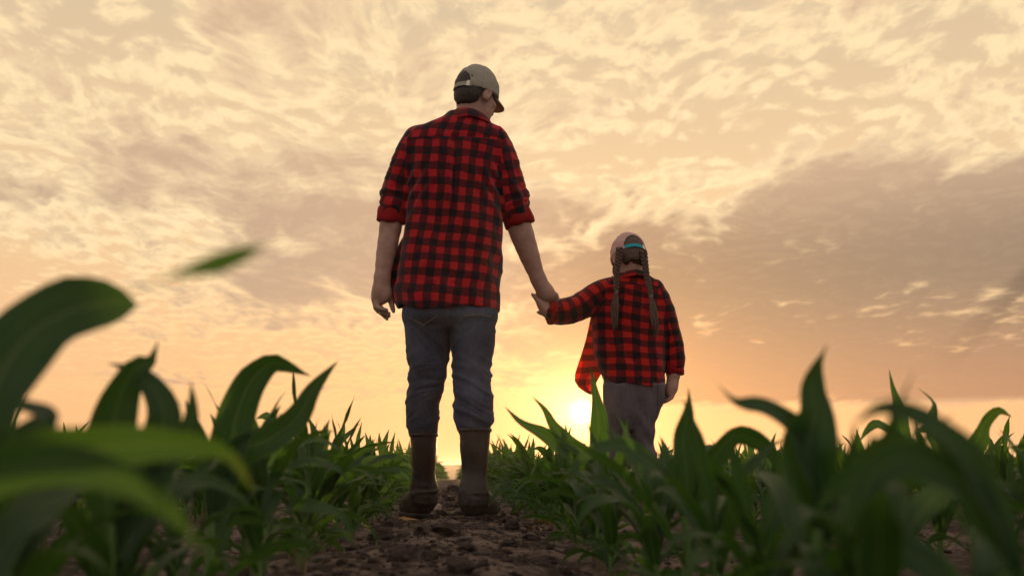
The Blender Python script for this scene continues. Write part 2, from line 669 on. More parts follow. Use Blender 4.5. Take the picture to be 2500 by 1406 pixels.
def m_dry(t, out):
    uv = t.node('ShaderNodeUVMap').outputs[0]
    u, v = t.sep(uv)[:2]
    n = t.noise(t.com(t.m('MULTIPLY', u, 12.0), t.m('MULTIPLY', v, 3.0), 0.0), 2.0, 3.0)
    c = t.mix(n, (0.22, 0.11, 0.04), (0.36, 0.22, 0.09))
    return pbsdf(t, c, 0.8, 0.2)


M = {}
for nm, fn in dict(maize_leaf=m_leaf, maize_stalk=m_stalk, soil=m_soil, clod=m_clod, far_land=m_far, pale_stone=m_stone, dry_leaf=m_dry).items():
    M[nm] = material(nm, fn)


# ---------------------------------------------------------------- ground
rng = np.random.default_rng(11)


def ground_base(x, y):
    """lie of the land: level, then the field rolls gently away past its crest"""
    return -0.010 * np.maximum(y - 19.0, 0) - 0.0006 * np.minimum(np.maximum(y - 19.0, 0), 40) ** 2 * 0.3


def ground_z(x, y):
    x = np.asarray(x, float)
    y = np.asarray(y, float)
    fade = np.clip(1.3 - np.maximum(y, np.abs(x)) / 20.0, 0, 1)
    rowd = np.abs(((x - 0.35 + 0.35) % 0.7) - 0.35)         # 0 on a path centre, .35 on a row
    ridge = 0.010 * np.cos((rowd / 0.35) * math.pi) * -1
    p = np.stack([x, y, np.zeros_like(x)], -1).reshape(-1, 3)
    n = (0.014 * fbm(p * 3.1, 2, 3) + 0.010 * fbm(p * 13.0, 2, 9) + 0.006 * np.abs(fbm(p * 34.0, 2, 5))).reshape(x.shape)
    return ground_base(x, y) + fade * (ridge + n) - 0.005


def build_ground():
    xs = [0.0]
    while xs[-1] < 4000:
        a = xs[-1]
        xs.append(a + (0.017 if a < 0.9 else 0.035 if a < 3 else max(0.06, (a - 2) * 0.14)))
    xs = np.array([-q for q in xs[:0:-1]] + xs)
    ys = [-30.0, -8, -3, -1, -0.3, 0.2]
    while ys[-1] < 6000:
        a = ys[-1]
        ys.append(a + max(0.017, (a - 1.0) * 0.011) if a < 9 else a + max(0.12, (a - 6) * 0.06))
    ys = np.array(ys)
    X, Y = np.meshgrid(xs, ys, indexing='ij')
    Z = ground_z(X, Y)
    V = np.stack([X, Y, Z], -1).reshape(-1, 3)
    nx, ny = len(xs), len(ys)
    i, j = np.meshgrid(np.arange(nx - 1), np.arange(ny - 1), indexing='ij')
    a = (i * ny + j).ravel()
    Q = np.stack([a, a + ny, a + ny + 1, a + 1], 1)
    g = link('ground', mesh_data('ground', V, Q, M['soil']))
    return tag(g, kind='structure')


ground = build_ground()


def clod_mesh(seed, sub=2):
    import bmesh
    bm = bmesh.new()
    bmesh.ops.create_icosphere(bm, subdivisions=sub, radius=1.0)
    V = np.array([v.co for v in bm.verts])
    F = np.array([[v.index for v in f.verts] for f in bm.faces])
    bm.free()
    r = np.random.default_rng(seed)
    d = 1 + 0.40 * fbm(V * 1.3 + seed * 3.1, 2, seed) + 0.22 * crease(V * 2.2 + seed, seed + 9)
    V = V * d[:, None] * np.array([1.0, r.uniform(0.7, 1.0), r.uniform(0.5, 0.75)])
    return V, F


def build_clods():
    protos = [mesh_data('soil_clod', *clod_mesh(s, 2), M['clod'], smooth=False) for s in range(10)]
    big = [(1085, 1310, 0.045), (930, 1315, 0.04), (1175, 1300, 0.032), (1030, 1350, 0.03), (1125, 1400, 0.045), (990, 1385, 0.035),
           (1330, 1365, 0.03), (1240, 1330, 0.022), (960, 1280, 0.03), (1190, 1225, 0.026), (860, 1330, 0.022), (1300, 1310, 0.02), (1390, 1330, 0.022), (1460, 1390, 0.025),
           (1095, 1232, 0.016), (1130, 1215, 0.018), (1105, 1198, 0.02), (1100, 1222, 0.02), (1250, 1285, 0.022), (1220, 1255, 0.018)]
    put = []
    for px, py, r in big:
        yy = 0.21 * 2580 / (py - 1140)
        p = W(px, py, yy)
        put.append((p[0], yy, r * yy / 3.3))
    k = 0
    while len(put) < 290:
        y = 0.95 + 8.5 * rng.random() ** 1.7
        x = rng.normal(0, 0.20) if rng.random() < 0.85 else rng.uniform(-2.6, 2.6)
        r = 0.009 + 0.022 * rng.random() ** 2.2
        put.append((x, y, r))
    for i, (x, y, r) in enumerate(put):
        o = link('soil_clod', protos[i % 10], ground)
        o.location = (x, y, float(ground_z(np.array([x]), np.array([y]))[0]) + r * 0.22)
        o.scale = (r, r, r)
        o.rotation_euler = (rng.uniform(-.3, .3), rng.uniform(-.3, .3), rng.uniform(0, 6.28))
    # the uncountable crumbs between them
    vs, fs, n0 = [], [], 0
    cv = [clod_mesh(40 + s, 1) for s in range(5)]
    for i in range(9000):
        y = 0.8 + 10 * rng.random() ** 1.8
        x = rng.normal(0, 0.24) if rng.random() < 0.7 else rng.uniform(-3, 3)
        r = 0.003 + 0.009 * rng.random() ** 2.0
        V, F = cv[i % 5]
        a = rng.uniform(0, 6.28)
        Rm = np.array([[math.cos(a), -math.sin(a), 0], [math.sin(a), math.cos(a), 0], [0, 0, 1]])
        vs.append(V @ Rm.T * r + [x, y, 0])
        fs.append(F + n0)
        n0 += len(V)
    vs = np.concatenate(vs)
    nv = len(cv[0][0])
    cx = vs.reshape(-1, nv, 3)[:, :, :2].mean(1)
    vs[:, 2] += np.repeat(ground_z(cx[:, 0], cx[:, 1]) + 0.001, nv)
    tag(link('soil_crumbs', mesh_data('soil_crumbs', vs, np.concatenate(fs), M['clod'], smooth=False), ground), kind='stuff')


build_clods()


def build_far_land():
    xs = np.linspace(-900, 900, 160)
    rows = []
    for y, h in ((230, -40), (250, 0.0), (330, 1.0), (600, 0.6)):
        if h < 0:
            z = np.full_like(xs, -20.0)
        else:
            z = -4.5 + 10.4 * h * (0.55 + 0.07 * fbm(np.stack([xs / 160, xs * 0 + 3, xs * 0], 1), 3, 4))
        rows.append(np.stack([xs, np.full_like(xs, y), z], 1))
    V = np.concatenate(rows)
    n = len(xs)
    Q = np.array([[r * n + i, r * n + i + 1, (r + 1) * n + i + 1, (r + 1) * n + i] for r in range(3) for i in range(n - 1)])
    tag(link('far_hills', mesh_data('far_hills', V, Q, M['far_land'])), kind='structure')


build_far_land()
pst = link('stone', mesh_data('stone', *clod_mesh(77, 2), M['pale_stone']))
p = W(1069, 1242, 4.95)
pst.location = (p[0], 4.95, float(ground_z(np.array([p[0]]), np.array([4.95]))[0]) + 0.016)
pst.scale = (0.019, 0.016, 0.032)
pst.rotation_euler = (0.2, -0.35, 0.4)
tag(pst, 'small pale stone lying on the soil path between the tall person\'s boots', 'stone')

# ---------------------------------------------------------------- maize
WPROF_S = [0, .06, .15, .32, .50, .68, .82, .91, .96, 1.0]
WPROF_W = [.38, .50, .74, 1.0, .97, .78, .50, .25, .11, .015]


WPROF_ROLLED = [.10, .04, .03, .025, .025, .025, .10, 1.0, .75, .02]
WPROF_BLUNT = [.40, .50, .70, .92, 1.0, 1.0, .86, .62, .40, .03]


def ribbon(P, N, wid, fold, wave, phase, ncross, blunt=False):
    """leaf blade along points P with face normals N"""
    n = len(P)
    s = np.linspace(0, 1, n)
    T = np.gradient(P, axis=0)
    T /= np.linalg.norm(T, axis=1)[:, None] + 1e-9
    S = np.cross(T, N)
    S /= np.linalg.norm(S, axis=1)[:, None] + 1e-9
    N = np.cross(S, T)
    w = np.interp(s, WPROF_S, (WPROF_W, WPROF_BLUNT, WPROF_ROLLED)[int(blunt)]) * wid * 0.5
    V = []
    for j in range(ncross + 1):
        u = j / ncross * 2 - 1
        lift = np.abs(u) * w * fold * (1 - 0.6 * s)
        wv = wave * w * (np.abs(u) ** 2) * np.sin(phase + s * 17 + (1.7 if u > 0 else 0)) * np.minimum(1, s * 5) * (1 - s) ** 0.3
        V.append(P + S * (u * w)[:, None] + N * (lift + wv)[:, None])
    V = np.stack(V, 1)                                  # n, ncross+1, 3
    nc = ncross + 1
    a = (np.arange(n - 1)[:, None] * nc + np.arange(ncross)[None]).ravel()
    Q = np.stack([a, a + 1, a + nc + 1, a + nc], 1)
    uvv = np.stack(np.meshgrid(s, np.linspace(0, 1, nc), indexing='ij')[::-1], -1).reshape(-1, 2)
    return V.reshape(-1, 3), Q, uvv[Q.ravel()]


def gen_leaf(r, base, az, L, wid, el0, droop, twist=0.0, nseg=14, ncross=4, bend=0.0, wave=0.35, pw=1.6):
    s = np.linspace(0, 1, nseg + 1)
    el = el0 - droop * s ** pw
    a = az + bend * s ** 1.5
    d = np.stack([np.cos(el) * np.cos(a), np.cos(el) * np.sin(a), np.sin(el)], 1)
    P = np.concatenate([[np.zeros(3)], np.cumsum((d[1:] + d[:-1]) * 0.5 * L / nseg, 0)]) + base
    up = np.stack([-np.sin(el) * np.cos(a), -np.sin(el) * np.sin(a), np.cos(el)], 1)
    side = np.cross(d, up)
    tw = twist * s ** 1.3
    N = up * np.cos(tw)[:, None] + side * np.sin(tw)[:, None]
    return ribbon(P, N, wid, r.uniform(0.25, 0.6), wave, r.uniform(0, 6), ncross)


def stalk_mesh(r, h, rad, nseg=6, sides=7):
    V, Q = [], []
    lean = r.uniform(-0.04, 0.04, 2)
    for i in range(nseg + 1):
        t = i / nseg
        q = rad * (1.15 - 0.62 * t) * (1.0 + (0.13 if i % 2 else -0.04))
        for j in range(sides):
            a = j / sides * 2 * math.pi
            V.append((lean[0] * t * h * 2 + q * math.cos(a), lean[1] * t * h * 2 + q * math.sin(a), -0.02 + t * (h + 0.02)))
    for i in range(nseg):
        for j in range(sides):
            a = i * sides + j
            b = i * sides + (j + 1) % sides
            Q.append((a, b, b + sides, a + sides))
    return np.array(V), np.array(Q), lean


def plant_variant(seed, lod=0):
    """returns stalk (V,Q) and list of leaves (V,Q,uv), plant about 0.40 m tall"""
    r = np.random.default_rng(1000 + seed)
    H = r.uniform(0.15, 0.19)
    sv, sq, lean = stalk_mesh(r, H, r.uniform(0.008, 0.0105), 6 if lod == 0 else 2, 7 if lod == 0 else 4)
    leaves = []
    nl = r.integers(10, 13) if lod == 0 else 9
    az = r.uniform(0, 6.28)
    nseg, nc = ((15, 4), (9, 2), (5, 2))[lod]
    for i in range(nl):
        t = i / (nl - 1)
        az += math.pi + r.normal(0, 0.45)
        zb = 0.02 + (H - 0.02) * t ** 0.9
        base = np.array([lean[0] * zb * 2, lean[1] * zb * 2, zb])
        if t < 0.3:
            L, wd, el, dr = r.uniform(0.14, 0.22), r.uniform(0.018, 0.026), r.uniform(0.6, 1.0), r.uniform(1.3, 2.4)
        elif t < 0.8:
            L, wd, el, dr = r.uniform(0.24, 0.37), r.uniform(0.030, 0.045), r.uniform(0.90, 1.28), r.uniform(1.0, 2.6)
        else:
            L, wd, el, dr = r.uniform(0.20, 0.30), r.uniform(0.028, 0.042), r.uniform(1.25, 1.5), r.uniform(0.1, 1.0)
        leaves.append(gen_leaf(r, base, az, L, wd, el, dr, r.normal(0, 0.9), nseg, nc, r.normal(0, 0.5), r.uniform(0.15, 0.5), r.uniform(1.3, 2.4)))
    return (sv, sq), leaves


NVAR = 14
VARS = []
for k in range(NVAR):
    (sv, sq), lv = plant_variant(k)
    VARS.append((mesh_data('stalk', sv, sq, M['maize_stalk']), [mesh_data('leaf', v, q, M['maize_leaf'], uv=u) for v, q, u in lv]))
MIDS = []
for k in range(10):
    (sv, sq), lv = plant_variant(k + 40, 1)
    vs, qs, us, n0 = [sv], [sq], [np.tile([[0.4, 0.3]], (sq.size, 1))], len(sv)
    for v, q, u in lv:
        vs.append(v)
        qs.append(q + n0)
        us.append(u)
        n0 += len(v)
    MIDS.append(mesh_data('maize_plant', np.concatenate(vs), np.concatenate(qs), M['maize_leaf'], uv=np.concatenate(us)))

ORD = ('first second third fourth fifth sixth seventh eighth ninth tenth eleventh twelfth thirteenth fourteenth fifteenth sixteenth seventeenth '
       'eighteenth nineteenth twentieth').split()
TENS = {20: 'twenty', 30: 'thirty', 40: 'forty', 50: 'fifty', 60: 'sixty'}


def ordinal(n):
    if n <= 20:
        return ORD[n - 1]
    if n % 10 == 0:
        return TENS[n][:-1] + 'ieth'
    return TENS[n // 10 * 10] + '-' + ORD[n % 10 - 1]


def row_phrase(i):
    side = 'left' if i < 0 else 'right'
    k = -i if i < 0 else i + 1
    if k == 1:
        return "in the row at the path's %s edge" % side
    return 'in the %s row %s of the path' % (ordinal(k), side)


def in_view(x, y, z=0.25, marg=0):
    d = np.array([x, y, z]) - CAM
    f = d @ _F
    if f < 0.1:
        return False
    px = 1250 + FPX * (d @ _R) / f
    ext = 0.30 * FPX / f
    return -ext - marg < px < 2500 + ext + marg


GROUP = 'young maize plants in rows'
prng = np.random.default_rng(5)
FEATURED = {}                       # (row, slot y) -> list of special leaves
count_in_row = {}


def new_plant(x, y, row, look, meshes=None, single=None, rotz=0.0, sc=1.0, tilt=(0, 0)):
    z = float(ground_z(np.array([x]), np.array([y]))[0])
    count_in_row[row] = count_in_row.get(row, 0) + 1
    lab = '%s maize plant, %s from the camera %s' % (look, ordinal(count_in_row[row]), row_phrase(row))
    if single is not None:
        o = bpy.data.objects.new('maize_plant', single)
    else:
        o = bpy.data.objects.new('maize_plant', None)
        o.empty_display_size = 0.05
    COL.objects.link(o)
    o.location = (x, y, z)
    o.rotation_euler = (tilt[0], tilt[1], rotz)
    o.scale = (sc, sc, sc)
    tag(o, lab, 'maize plant', GROUP)
    if meshes:
        st, lv = meshes
        link('stalk', st, o)
        for m in lv:
            link('leaf', m, o)
    return o


def blade(r, pts, wid, roll=0.0, wave=0.25, fold=0.3, nseg=22, blunt=False):
    """a blade drawn through given points (relative to the plant), facing the path"""
    P0 = np.array(pts, float)
    seg = np.concatenate([[0], np.cumsum(np.linalg.norm(np.diff(P0, axis=0), axis=1))])
    s = np.linspace(0, seg[-1], nseg + 1)
    P = np.stack([smooth_interp(s, seg, P0[:, i]) for i in range(3)], 1)
    T = np.gradient(P, axis=0)
    T /= np.linalg.norm(T, axis=1)[:, None]
    face = np.array([0.05, -1.0, 0.12])
    rolls = np.interp(np.linspace(0, 1, nseg + 1), np.linspace(0, 1, len(np.atleast_1d(roll))), np.atleast_1d(roll))
    N = np.empty_like(P)
    for i in range(len(P)):
        f = face - T[i] * face.dot(T[i])
        f /= np.linalg.norm(f) + 1e-9
        sd = np.cross(T[i], f)
        N[i] = f * math.cos(rolls[i]) + sd * math.sin(rolls[i])
    return ribbon(P, N, wid, fold, wave, r.uniform(0, 6), 6, blunt)


# plants near the lens, each with the blades that stand out in the photograph:
# row, distance, [(sightings (px, py, dy)), width, roll], number of ordinary leaves, look
HEROES = [
    (-1, 0.80, [([(-38, 1150, 0), (-20, 960, .0), (70, 820, .02), (180, 755, .03), (270, 742, .04), (335, 745, .05)], .060, [0.2, 0, -.1, -.1], 1),
                ([(-38, 1180, 0), (60, 1120, -.05), (210, 1095, -.08), (400, 1085, -.1), (560, 1110, -.1), (620, 1200, -.1)], .032, [.2, .2, .3]),
                ([(-38, 1150, 0), (20, 1090, .0), (110, 1030, .02), (60, 990, .05), (0, 985, .06), (-60, 1000, .06)], .020, 0.5)], 5, 'blurred broad-leaved'),
    (-1, 1.13, [([(300, 1180, 0), (270, 1060, 0), (295, 960, 0), (330, 900, .0), (365, 886, .02), (385, 830, .03)], .050, [.0, .1, .6, 1.2]),
                ([(310, 1180, 0), (390, 1080, 0), (400, 1010, 0), (360, 930, .01), (310, 900, .02), (262, 886, .03)], .040, [.3, .2, .7]),
                ([(305, 1180, 0), (420, 1110, 0), (460, 1050, 0), (470, 985, 0), (466, 930, 0)], .030, .1)], 6, 'twisted-leaf'),
    (-1, 1.62, [([(540, 1180, 0), (560, 1090, 0), (585, 990, 0), (625, 915, 0), (670, 884, .0), (706, 895, 0), (745, 912, -.01), (760, 918, -.01)], .058, [.0, .05, .3, .9]),
                ([(545, 1180, 0), (590, 1100, 0), (660, 1070, 0), (725, 1020, 0), (765, 950, 0), (800, 908, 0), (826, 880, 0)], .046, [.5, .25, .0, .2]),
                ([(540, 1200, 0), (500, 1120, 0), (480, 1050, 0), (460, 1000, 0), (452, 975, 0)], .030, .3)], 5, 'tall two-bladed'),
    (-1, 0.56, [([(-440, 1300, 0), (-150, 1000, 0), (60, 860, .0), (220, 765, .0), (350, 700, .0), (440, 668, 0), (540, 642, 0), (650, 596, 0)], .0120, [.3, .3, .2, .1], 2),
                ([(-440, 1350, 0), (-100, 1180, 0), (150, 1130, 0), (400, 1230, 0), (500, 1350, 0)], .026, .1)], 4, 'very blurred'),
    (0, 1.02, [([(2000, 1330, 0), (1985, 1200, 0), (1970, 1100, 0), (1990, 1000, 0), (1982, 948, 0), (1990, 900, 0), (2020, 840, 0)], .056, [.05, 0, .0, .5, 1.0]),
               ([(2000, 1300, 0), (1990, 1160, 0), (1930, 1040, 0), (1860, 990, 0), (1800, 985, 0), (1750, 935, 0)], .036, [.2, .4, .5, .9]),
               ([(2010, 1300, 0), (2080, 1150, 0), (2190, 1090, 0), (2290, 1120, 0), (2360, 1200, 0)], .030, [.3, .5])], 5, 'broad upright-leaf'),
    (0, 0.66, [([(2480, 1330, 0), (2400, 1180, 0), (2330, 1080, 0), (2250, 1020, .0), (2140, 1000, 0), (2080, 1040, 0)], .024, [.2, .3, .4]),
               ([(2480, 1330, 0), (2300, 1150, 0), (2200, 1120, 0), (2100, 1200, 0), (2060, 1330, 0)], .028, .2),
               ([(2480, 1300, 0), (2620, 1000, -.02), (2680, 700, -.05), (2660, 560, -.16), (2560, 640, -.28), (2430, 760, -.31), (2300, 890, -.31)], .010, [1.0, .9, .6])], 5, 'very blurred'),
    (0, 2.55, [([(1462, 1230, 0), (1460, 1120, 0), (1462, 1050, 0), (1456, 985, 0), (1448, 930, 0), (1440, 890, 0)], .050, [.05, .0, .3, .9]),
               ([(1462, 1200, 0), (1430, 1110, 0), (1390, 1080, 0), (1350, 1040, 0), (1330, 1000, 0), (1300, 968, 0)], .040, [.2, .3]),
               ([(1462, 1200, 0), (1410, 1130, 0), (1340, 1070, 0), (1270, 1030, 0), (1232, 992, 0)], .050, [.5, .6])], 6, 'sun-backed'),
    (0, 1.60, [([(1672, 1260, 0), (1675, 1150, 0), (1668, 1080, 0), (1676, 1020, 0), (1682, 975, 0), (1680, 945, 0)], .040, [.1, 0, .6]),
               ([(1670, 1260, 0), (1600, 1140, 0), (1500, 1090, 0), (1420, 1120, 0), (1380, 1190, 0)], .036, [.6, .7]),
               ([(1672, 1260, 0), (1740, 1120, 0), (1800, 1060, 0), (1870, 1090, 0), (1920, 1190, 0)], .038, [.5, .6])], 5, 'spreading-leaf'),
    (1, 2.45, [([(2215, 1180, 0), (2205, 1080, 0), (2195, 1010, 0), (2180, 950, 0), (2170, 900, 0)], .042, [.1, .0, .5]),
               ([(2215, 1180, 0), (2180, 1060, 0), (2140, 1035, 0), (2110, 1060, 0), (2098, 1080, 0)], .040, [.5, .6])], 6, 'erect-leaf'),
    (1, 2.15, [([(2375, 1220, 0), (2300, 1100, 0), (2270, 1030, 0), (2278, 985, 0), (2240, 945, 0)], .048, [.1, .2, .9]),
               ([(2375, 1200, 0), (2385, 1080, 0), (2410, 1025, 0), (2440, 1002, 0), (2470, 1018, 0)], .046, [.2, .3, .6])], 6, 'folded-leaf'),
]


def build_heroes():
    r = np.random.default_rng(77)
    taken = {}
    plan = []
    for row, Y, blades, nord, look in HEROES:
        x = 0.35 + 0.7 * row
        plan.append((row, Y, x, blades, nord, look))
    plan.sort(key=lambda q: (q[0], q[1]))
    return plan


def build_maize():
    r = prng
    heroes = build_heroes()
    singles, far = [], []
    todo = []
    for row in range(-10, 13):
        xr = 0.35 + 0.7 * row
        y = 0.42 + r.uniform(0, 0.15)
        hs = [h for h in heroes if h[0] == row]
        while y < 60:
            near = [h for h in hs if abs(h[1] - y) < 0.085]
            x = xr + r.normal(0, 0.022)
            ok = in_view(x, y) and not near
            if row in (-1, 0) and y < 0.70:
                ok = False                                  # the plants at the lens are those set out above
            if math.hypot(x - 0.76, y - 4.55) < 0.16:
                ok = False
            if ok:
                todo.append((y, row, x, None))
            elif not near and in_view(x, y, marg=900) and not in_view(x, y):
                far.append((x, y))
            y += r.uniform(0.10, 0.15) if y < 2.6 else r.uniform(0.125, 0.18) if y < 12 else r.uniform(0.2, 0.3)
        for h in hs:
            todo.append((h[1], row, h[2], h))
    for row in list(range(-70, -10)) + list(range(13, 80)):
        xr = 0.35 + 0.7 * row
        y = 6 + r.uniform(0, 0.2)
        while y < 60:
            if in_view(xr, y, marg=900):
                far.append((xr + r.normal(0, 0.03), y))
            y += r.uniform(0.2, 0.32)
    todo.sort(key=lambda q: q[0] + 0.5 * abs(q[2]) * 0)
    n = 0
    looks = ['upright', 'leaning', 'low arching', 'drooping', 'spreading', 'bushy', 'slender']
    for y, row, x, h in todo:
        if h is not None:
            _, Y, x, blades, nord, look = h
            k = r.integers(NVAR)
            o = new_plant(x, Y, row, look)
            z0 = o.location[2]
            link('stalk', VARS[k][0], o)
            for m in VARS[k][1][:nord]:
                lf = link('leaf', m, o)
            for bl in blades:
                pts, wid, roll = bl[:3]
                P = [W(px, py, Y + dy) - np.array([x, Y, z0]) for px, py, dy in pts]
                P[0] = np.array([0, 0, min(P[0][2], 0.15)]) + (P[0] * [1, 1, 0]) * 0.15
                v, q, u = blade(r, P, wid, roll, blunt=bl[3] if len(bl) > 3 else 0)
                link('leaf', mesh_data('leaf', v, q, M['maize_leaf'], uv=u), o)
            n += 1
        elif n < 330 and y < 7.4 and (abs(row) < 9):
            sc = r.uniform(0.80, 1.08) * (0.80 if row in (0, 1) and 1.6 < y < 4.6 else 0.76 if y < 1.7 and row in (-1, 0) else 0.94)
            tilt = (r.normal(0, 0.05), r.normal(0.03, 0.06))
            rz = r.uniform(0, 6.28)
            if y < 5.6:
                o = new_plant(x, y, row, looks[r.integers(7)], VARS[r.integers(NVAR)], None, rz, sc, tilt)
            else:
                o = new_plant(x, y, row, 'small', None, MIDS[r.integers(10)], rz, sc, tilt)
            n += 1
        else:
            far.append((x, y))
    # everything beyond reads as one crop
    protos = []
    for lod in (1, 2):
        ps = []
        for k in range(8):
            (sv, sq), lv = plant_variant(k + 80 + 20 * lod, lod)
            vs, qs, us, n0 = [], [], [], 0
            for v, q, u in lv:
                vs.append(v)
                qs.append(q + n0)
                us.append(u)
                n0 += len(v)
            ps.append((np.concatenate(vs), np.concatenate(qs), np.concatenate(us)))
        protos.append(ps)
    VS, QS, US, n0 = [], [], [], 0
    fx = np.array([f[0] for f in far])
    fy = np.array([f[1] for f in far])
    fz = ground_z(fx, fy)
    for i, (x, y) in enumerate(far):
        if y > 30 and r.random() < 0.35:
            continue
        v, q, u = protos[0 if y < 13 else 1][r.integers(8)]
        a = r.uniform(0, 6.28)
        sc = r.uniform(0.80, 1.05)
        c, s = math.cos(a) * sc, math.sin(a) * sc
        VS.append(np.stack([v[:, 0] * c - v[:, 1] * s + x, v[:, 0] * s + v[:, 1] * c + y, v[:, 2] * sc + fz[i]], 1))
        QS.append(q + n0)
        US.append(u)
        n0 += len(v)
    o = link('maize_crop', mesh_data('maize_crop', np.concatenate(VS), np.concatenate(QS), M['maize_leaf'], uv=np.concatenate(US)))
    tag(o, 'far rows of maize merging into one green band below the horizon', 'maize crop', kind='stuff')
    print('maize things', n, 'far', len(VS), 'verts', n0)


build_maize()

# ---------------------------------------------------------------- people: materials
def m_plaid(pu, pv, red, mid, dark, name, backlit=0.0):
    def fn(t, out):
        uv = t.node('ShaderNodeUVMap').outputs[0]
        pos = t.node('ShaderNodeTexCoord').outputs['Object']
        wob = t.node('ShaderNodeTexNoise', _Scale=26.0, _Detail=2.0)
        t.put(wob.inputs['Vector'], pos)
        q = t.v('ADD', uv, t.v('SCALE', t.v('SUBTRACT', wob.outputs[1], (0.5, 0.5, 0.5)), scale=0.009))
        u, v = t.sep(q)[:2]
        fu = t.m('FRACT', t.m('DIVIDE', u, pu))
        fv = t.m('FRACT', t.m('DIVIDE', v, pv))
        def stripe(f):
            a = t.ss(f, 0.45, 0.53)
            b = t.ss(f, 0.955, 1.0)
            return t.m('SUBTRACT', a, b)
        a, b = stripe(fu), stripe(fv)
        c = t.mix(t.m('MINIMUM', a, b), t.mix(t.m('MAXIMUM', a, b), dark, mid), red)
        # twill weave and brushed nap
        tw = t.m('SINE', t.m('MULTIPLY', t.m('ADD', u, v), 2600.0))
        nap = t.noise(pos, 420.0, 3.0, 0.7)
        blot = t.noise(pos, 60.0, 4.0, 0.6)
        c = t.mix(t.ss(nap, 0.35, 0.75, 0.0, 0.28), c, t.mix(1.0, c, (0.55, 0.55, 0.55), 'MULTIPLY'))
        c = t.mix(t.ss(blot, 0.3, 0.7, 0.0, 0.25), c, t.mix(1.0, c, (0.6, 0.6, 0.6), 'MULTIPLY'))
        nb = bump(t, t.m('ADD', t.m('MULTIPLY', nap, 0.8), t.m('ADD', t.m('MULTIPLY', blot, 1.6), t.m('MULTIPLY', tw, 0.05))), 0.45, 0.004)
        p = pbsdf(t, c, 0.95, 0.12, nb, sheen=0.15)
        if backlit:
            tr = t.node('ShaderNodeBsdfTranslucent', _Color=t.mix(1.0, c, (1.6, 1.6, 1.6), 'MULTIPLY'))
            mx = t.node('ShaderNodeMixShader')
            mx.inputs[0].default_value = backlit
            t.l.new(p, mx.inputs[1])
            t.l.new(tr.outputs[0], mx.inputs[2])
            return mx.outputs[0]
        return p
    M[name] = material(name, fn)


m_plaid(0.0725, 0.0655, (0.43, 0.010, 0.016), (0.105, 0.006, 0.010), (0.016, 0.009, 0.012), 'man_plaid')
m_plaid(0.0840, 0.0530, (0.47, 0.013, 0.010), (0.125, 0.008, 0.008), (0.018, 0.009, 0.009), 'girl_plaid')
m_plaid(0.0840, 0.0530, (0.50, 0.022, 0.012), (0.20, 0.014, 0.010), (0.06, 0.012, 0.010), 'girl_plaid_thin', 0.45)


def cloth(name, c1, c2, scale=90, rough=0.95, b=0.3, sheen=0.05, spec=0.12):
    def fn(t, out):
        pos = t.node('ShaderNodeTexCoord').outputs['Object']
        n = t.noise(pos, scale, 4.0, 0.6)
        n2 = t.noise(pos, 14.0, 3.0, 0.6)
        c = t.mix(t.m('ADD', t.m('MULTIPLY', n, 0.6), t.m('MULTIPLY', n2, 0.4)), c1, c2)
        return pbsdf(t, c, rough, spec, bump(t, n, b, 0.003), sheen=sheen)
    M[name] = material(name, fn)


def m_denim(name, c1, c2):
    def fn(t, out):
        pos = t.node('ShaderNodeTexCoord').outputs['Object']
        x, y, z = t.sep(pos)[:3]
        weave = t.noise(t.v('MULTIPLY', pos, (500, 500, 130)), 1.0, 2.0, 0.6)
        fade = t.noise(t.v('MULTIPLY', pos, (7, 7, 4)), 1.0, 4.0, 0.55)
        slub = t.noise(t.v('MULTIPLY', pos, (90, 90, 12)), 1.0, 3.0, 0.6)
        c = t.mix(t.ss(fade, 0.32, 0.68), c1, c2)
        c = t.mix(t.ss(weave, 0.4, 0.7, 0.0, 0.30), c, (0.12, 0.13, 0.15))
        c = t.mix(t.ss(slub, 0.45, 0.7, 0.0, 0.25), c, (0.03, 0.034, 0.045))
        return pbsdf(t, c, 0.9, 0.15, bump(t, t.m('ADD', weave, slub), 0.3, 0.002), sheen=0.05)
    M[name] = material(name, fn)


m_denim('jeans', (0.022, 0.030, 0.054), (0.062, 0.078, 0.118))
m_denim('girl_jeans', (0.070, 0.056, 0.060), (0.155, 0.128, 0.128))  # grey denim with the sun flare's warm tint put into its colour
cloth('cuff_red', (0.13, 0.004, 0.006), (0.36, 0.010, 0.013), 130)
cloth('cap_grey', (0.25, 0.235, 0.18), (0.37, 0.35, 0.275), 220)
cloth('cap_pink', (0.46, 0.28, 0.25), (0.60, 0.39, 0.35), 220)
cloth('cap_lining', (0.07, 0.02, 0.02), (0.10, 0.03, 0.03), 120)
cloth('brim_navy', (0.020, 0.024, 0.034), (0.035, 0.04, 0.05), 120)
cloth('strap_teal', (0.02, 0.26, 0.30), (0.03, 0.34, 0.38), 200)
def m_boot(t, out):
    pos = t.node('ShaderNodeTexCoord').outputs['Object']
    n = t.noise(pos, 9.0, 5.0, 0.65)
    f = t.noise(pos, 70.0, 4.0, 0.65)
    z = t.sep(pos)[2]
    c = t.mix(n, (0.008, 0.006, 0.0055), (0.020, 0.014, 0.012))
    mud = t.m('MULTIPLY', t.ss(t.m('ADD', t.m('MULTIPLY', f, 0.5), t.m('MULTIPLY', n, 0.5)), 0.42, 0.62), t.ss(z, 0.22, 0.02))
    c = t.mix(t.m('MULTIPLY', mud, 0.75), c, (0.075, 0.055, 0.043))
    rough = t.m('MULTIPLY_ADD', mud, 0.45, 0.40)
    return pbsdf(t, c, rough, 0.4, bump(t, t.m('ADD', f, n), 0.25, 0.003))


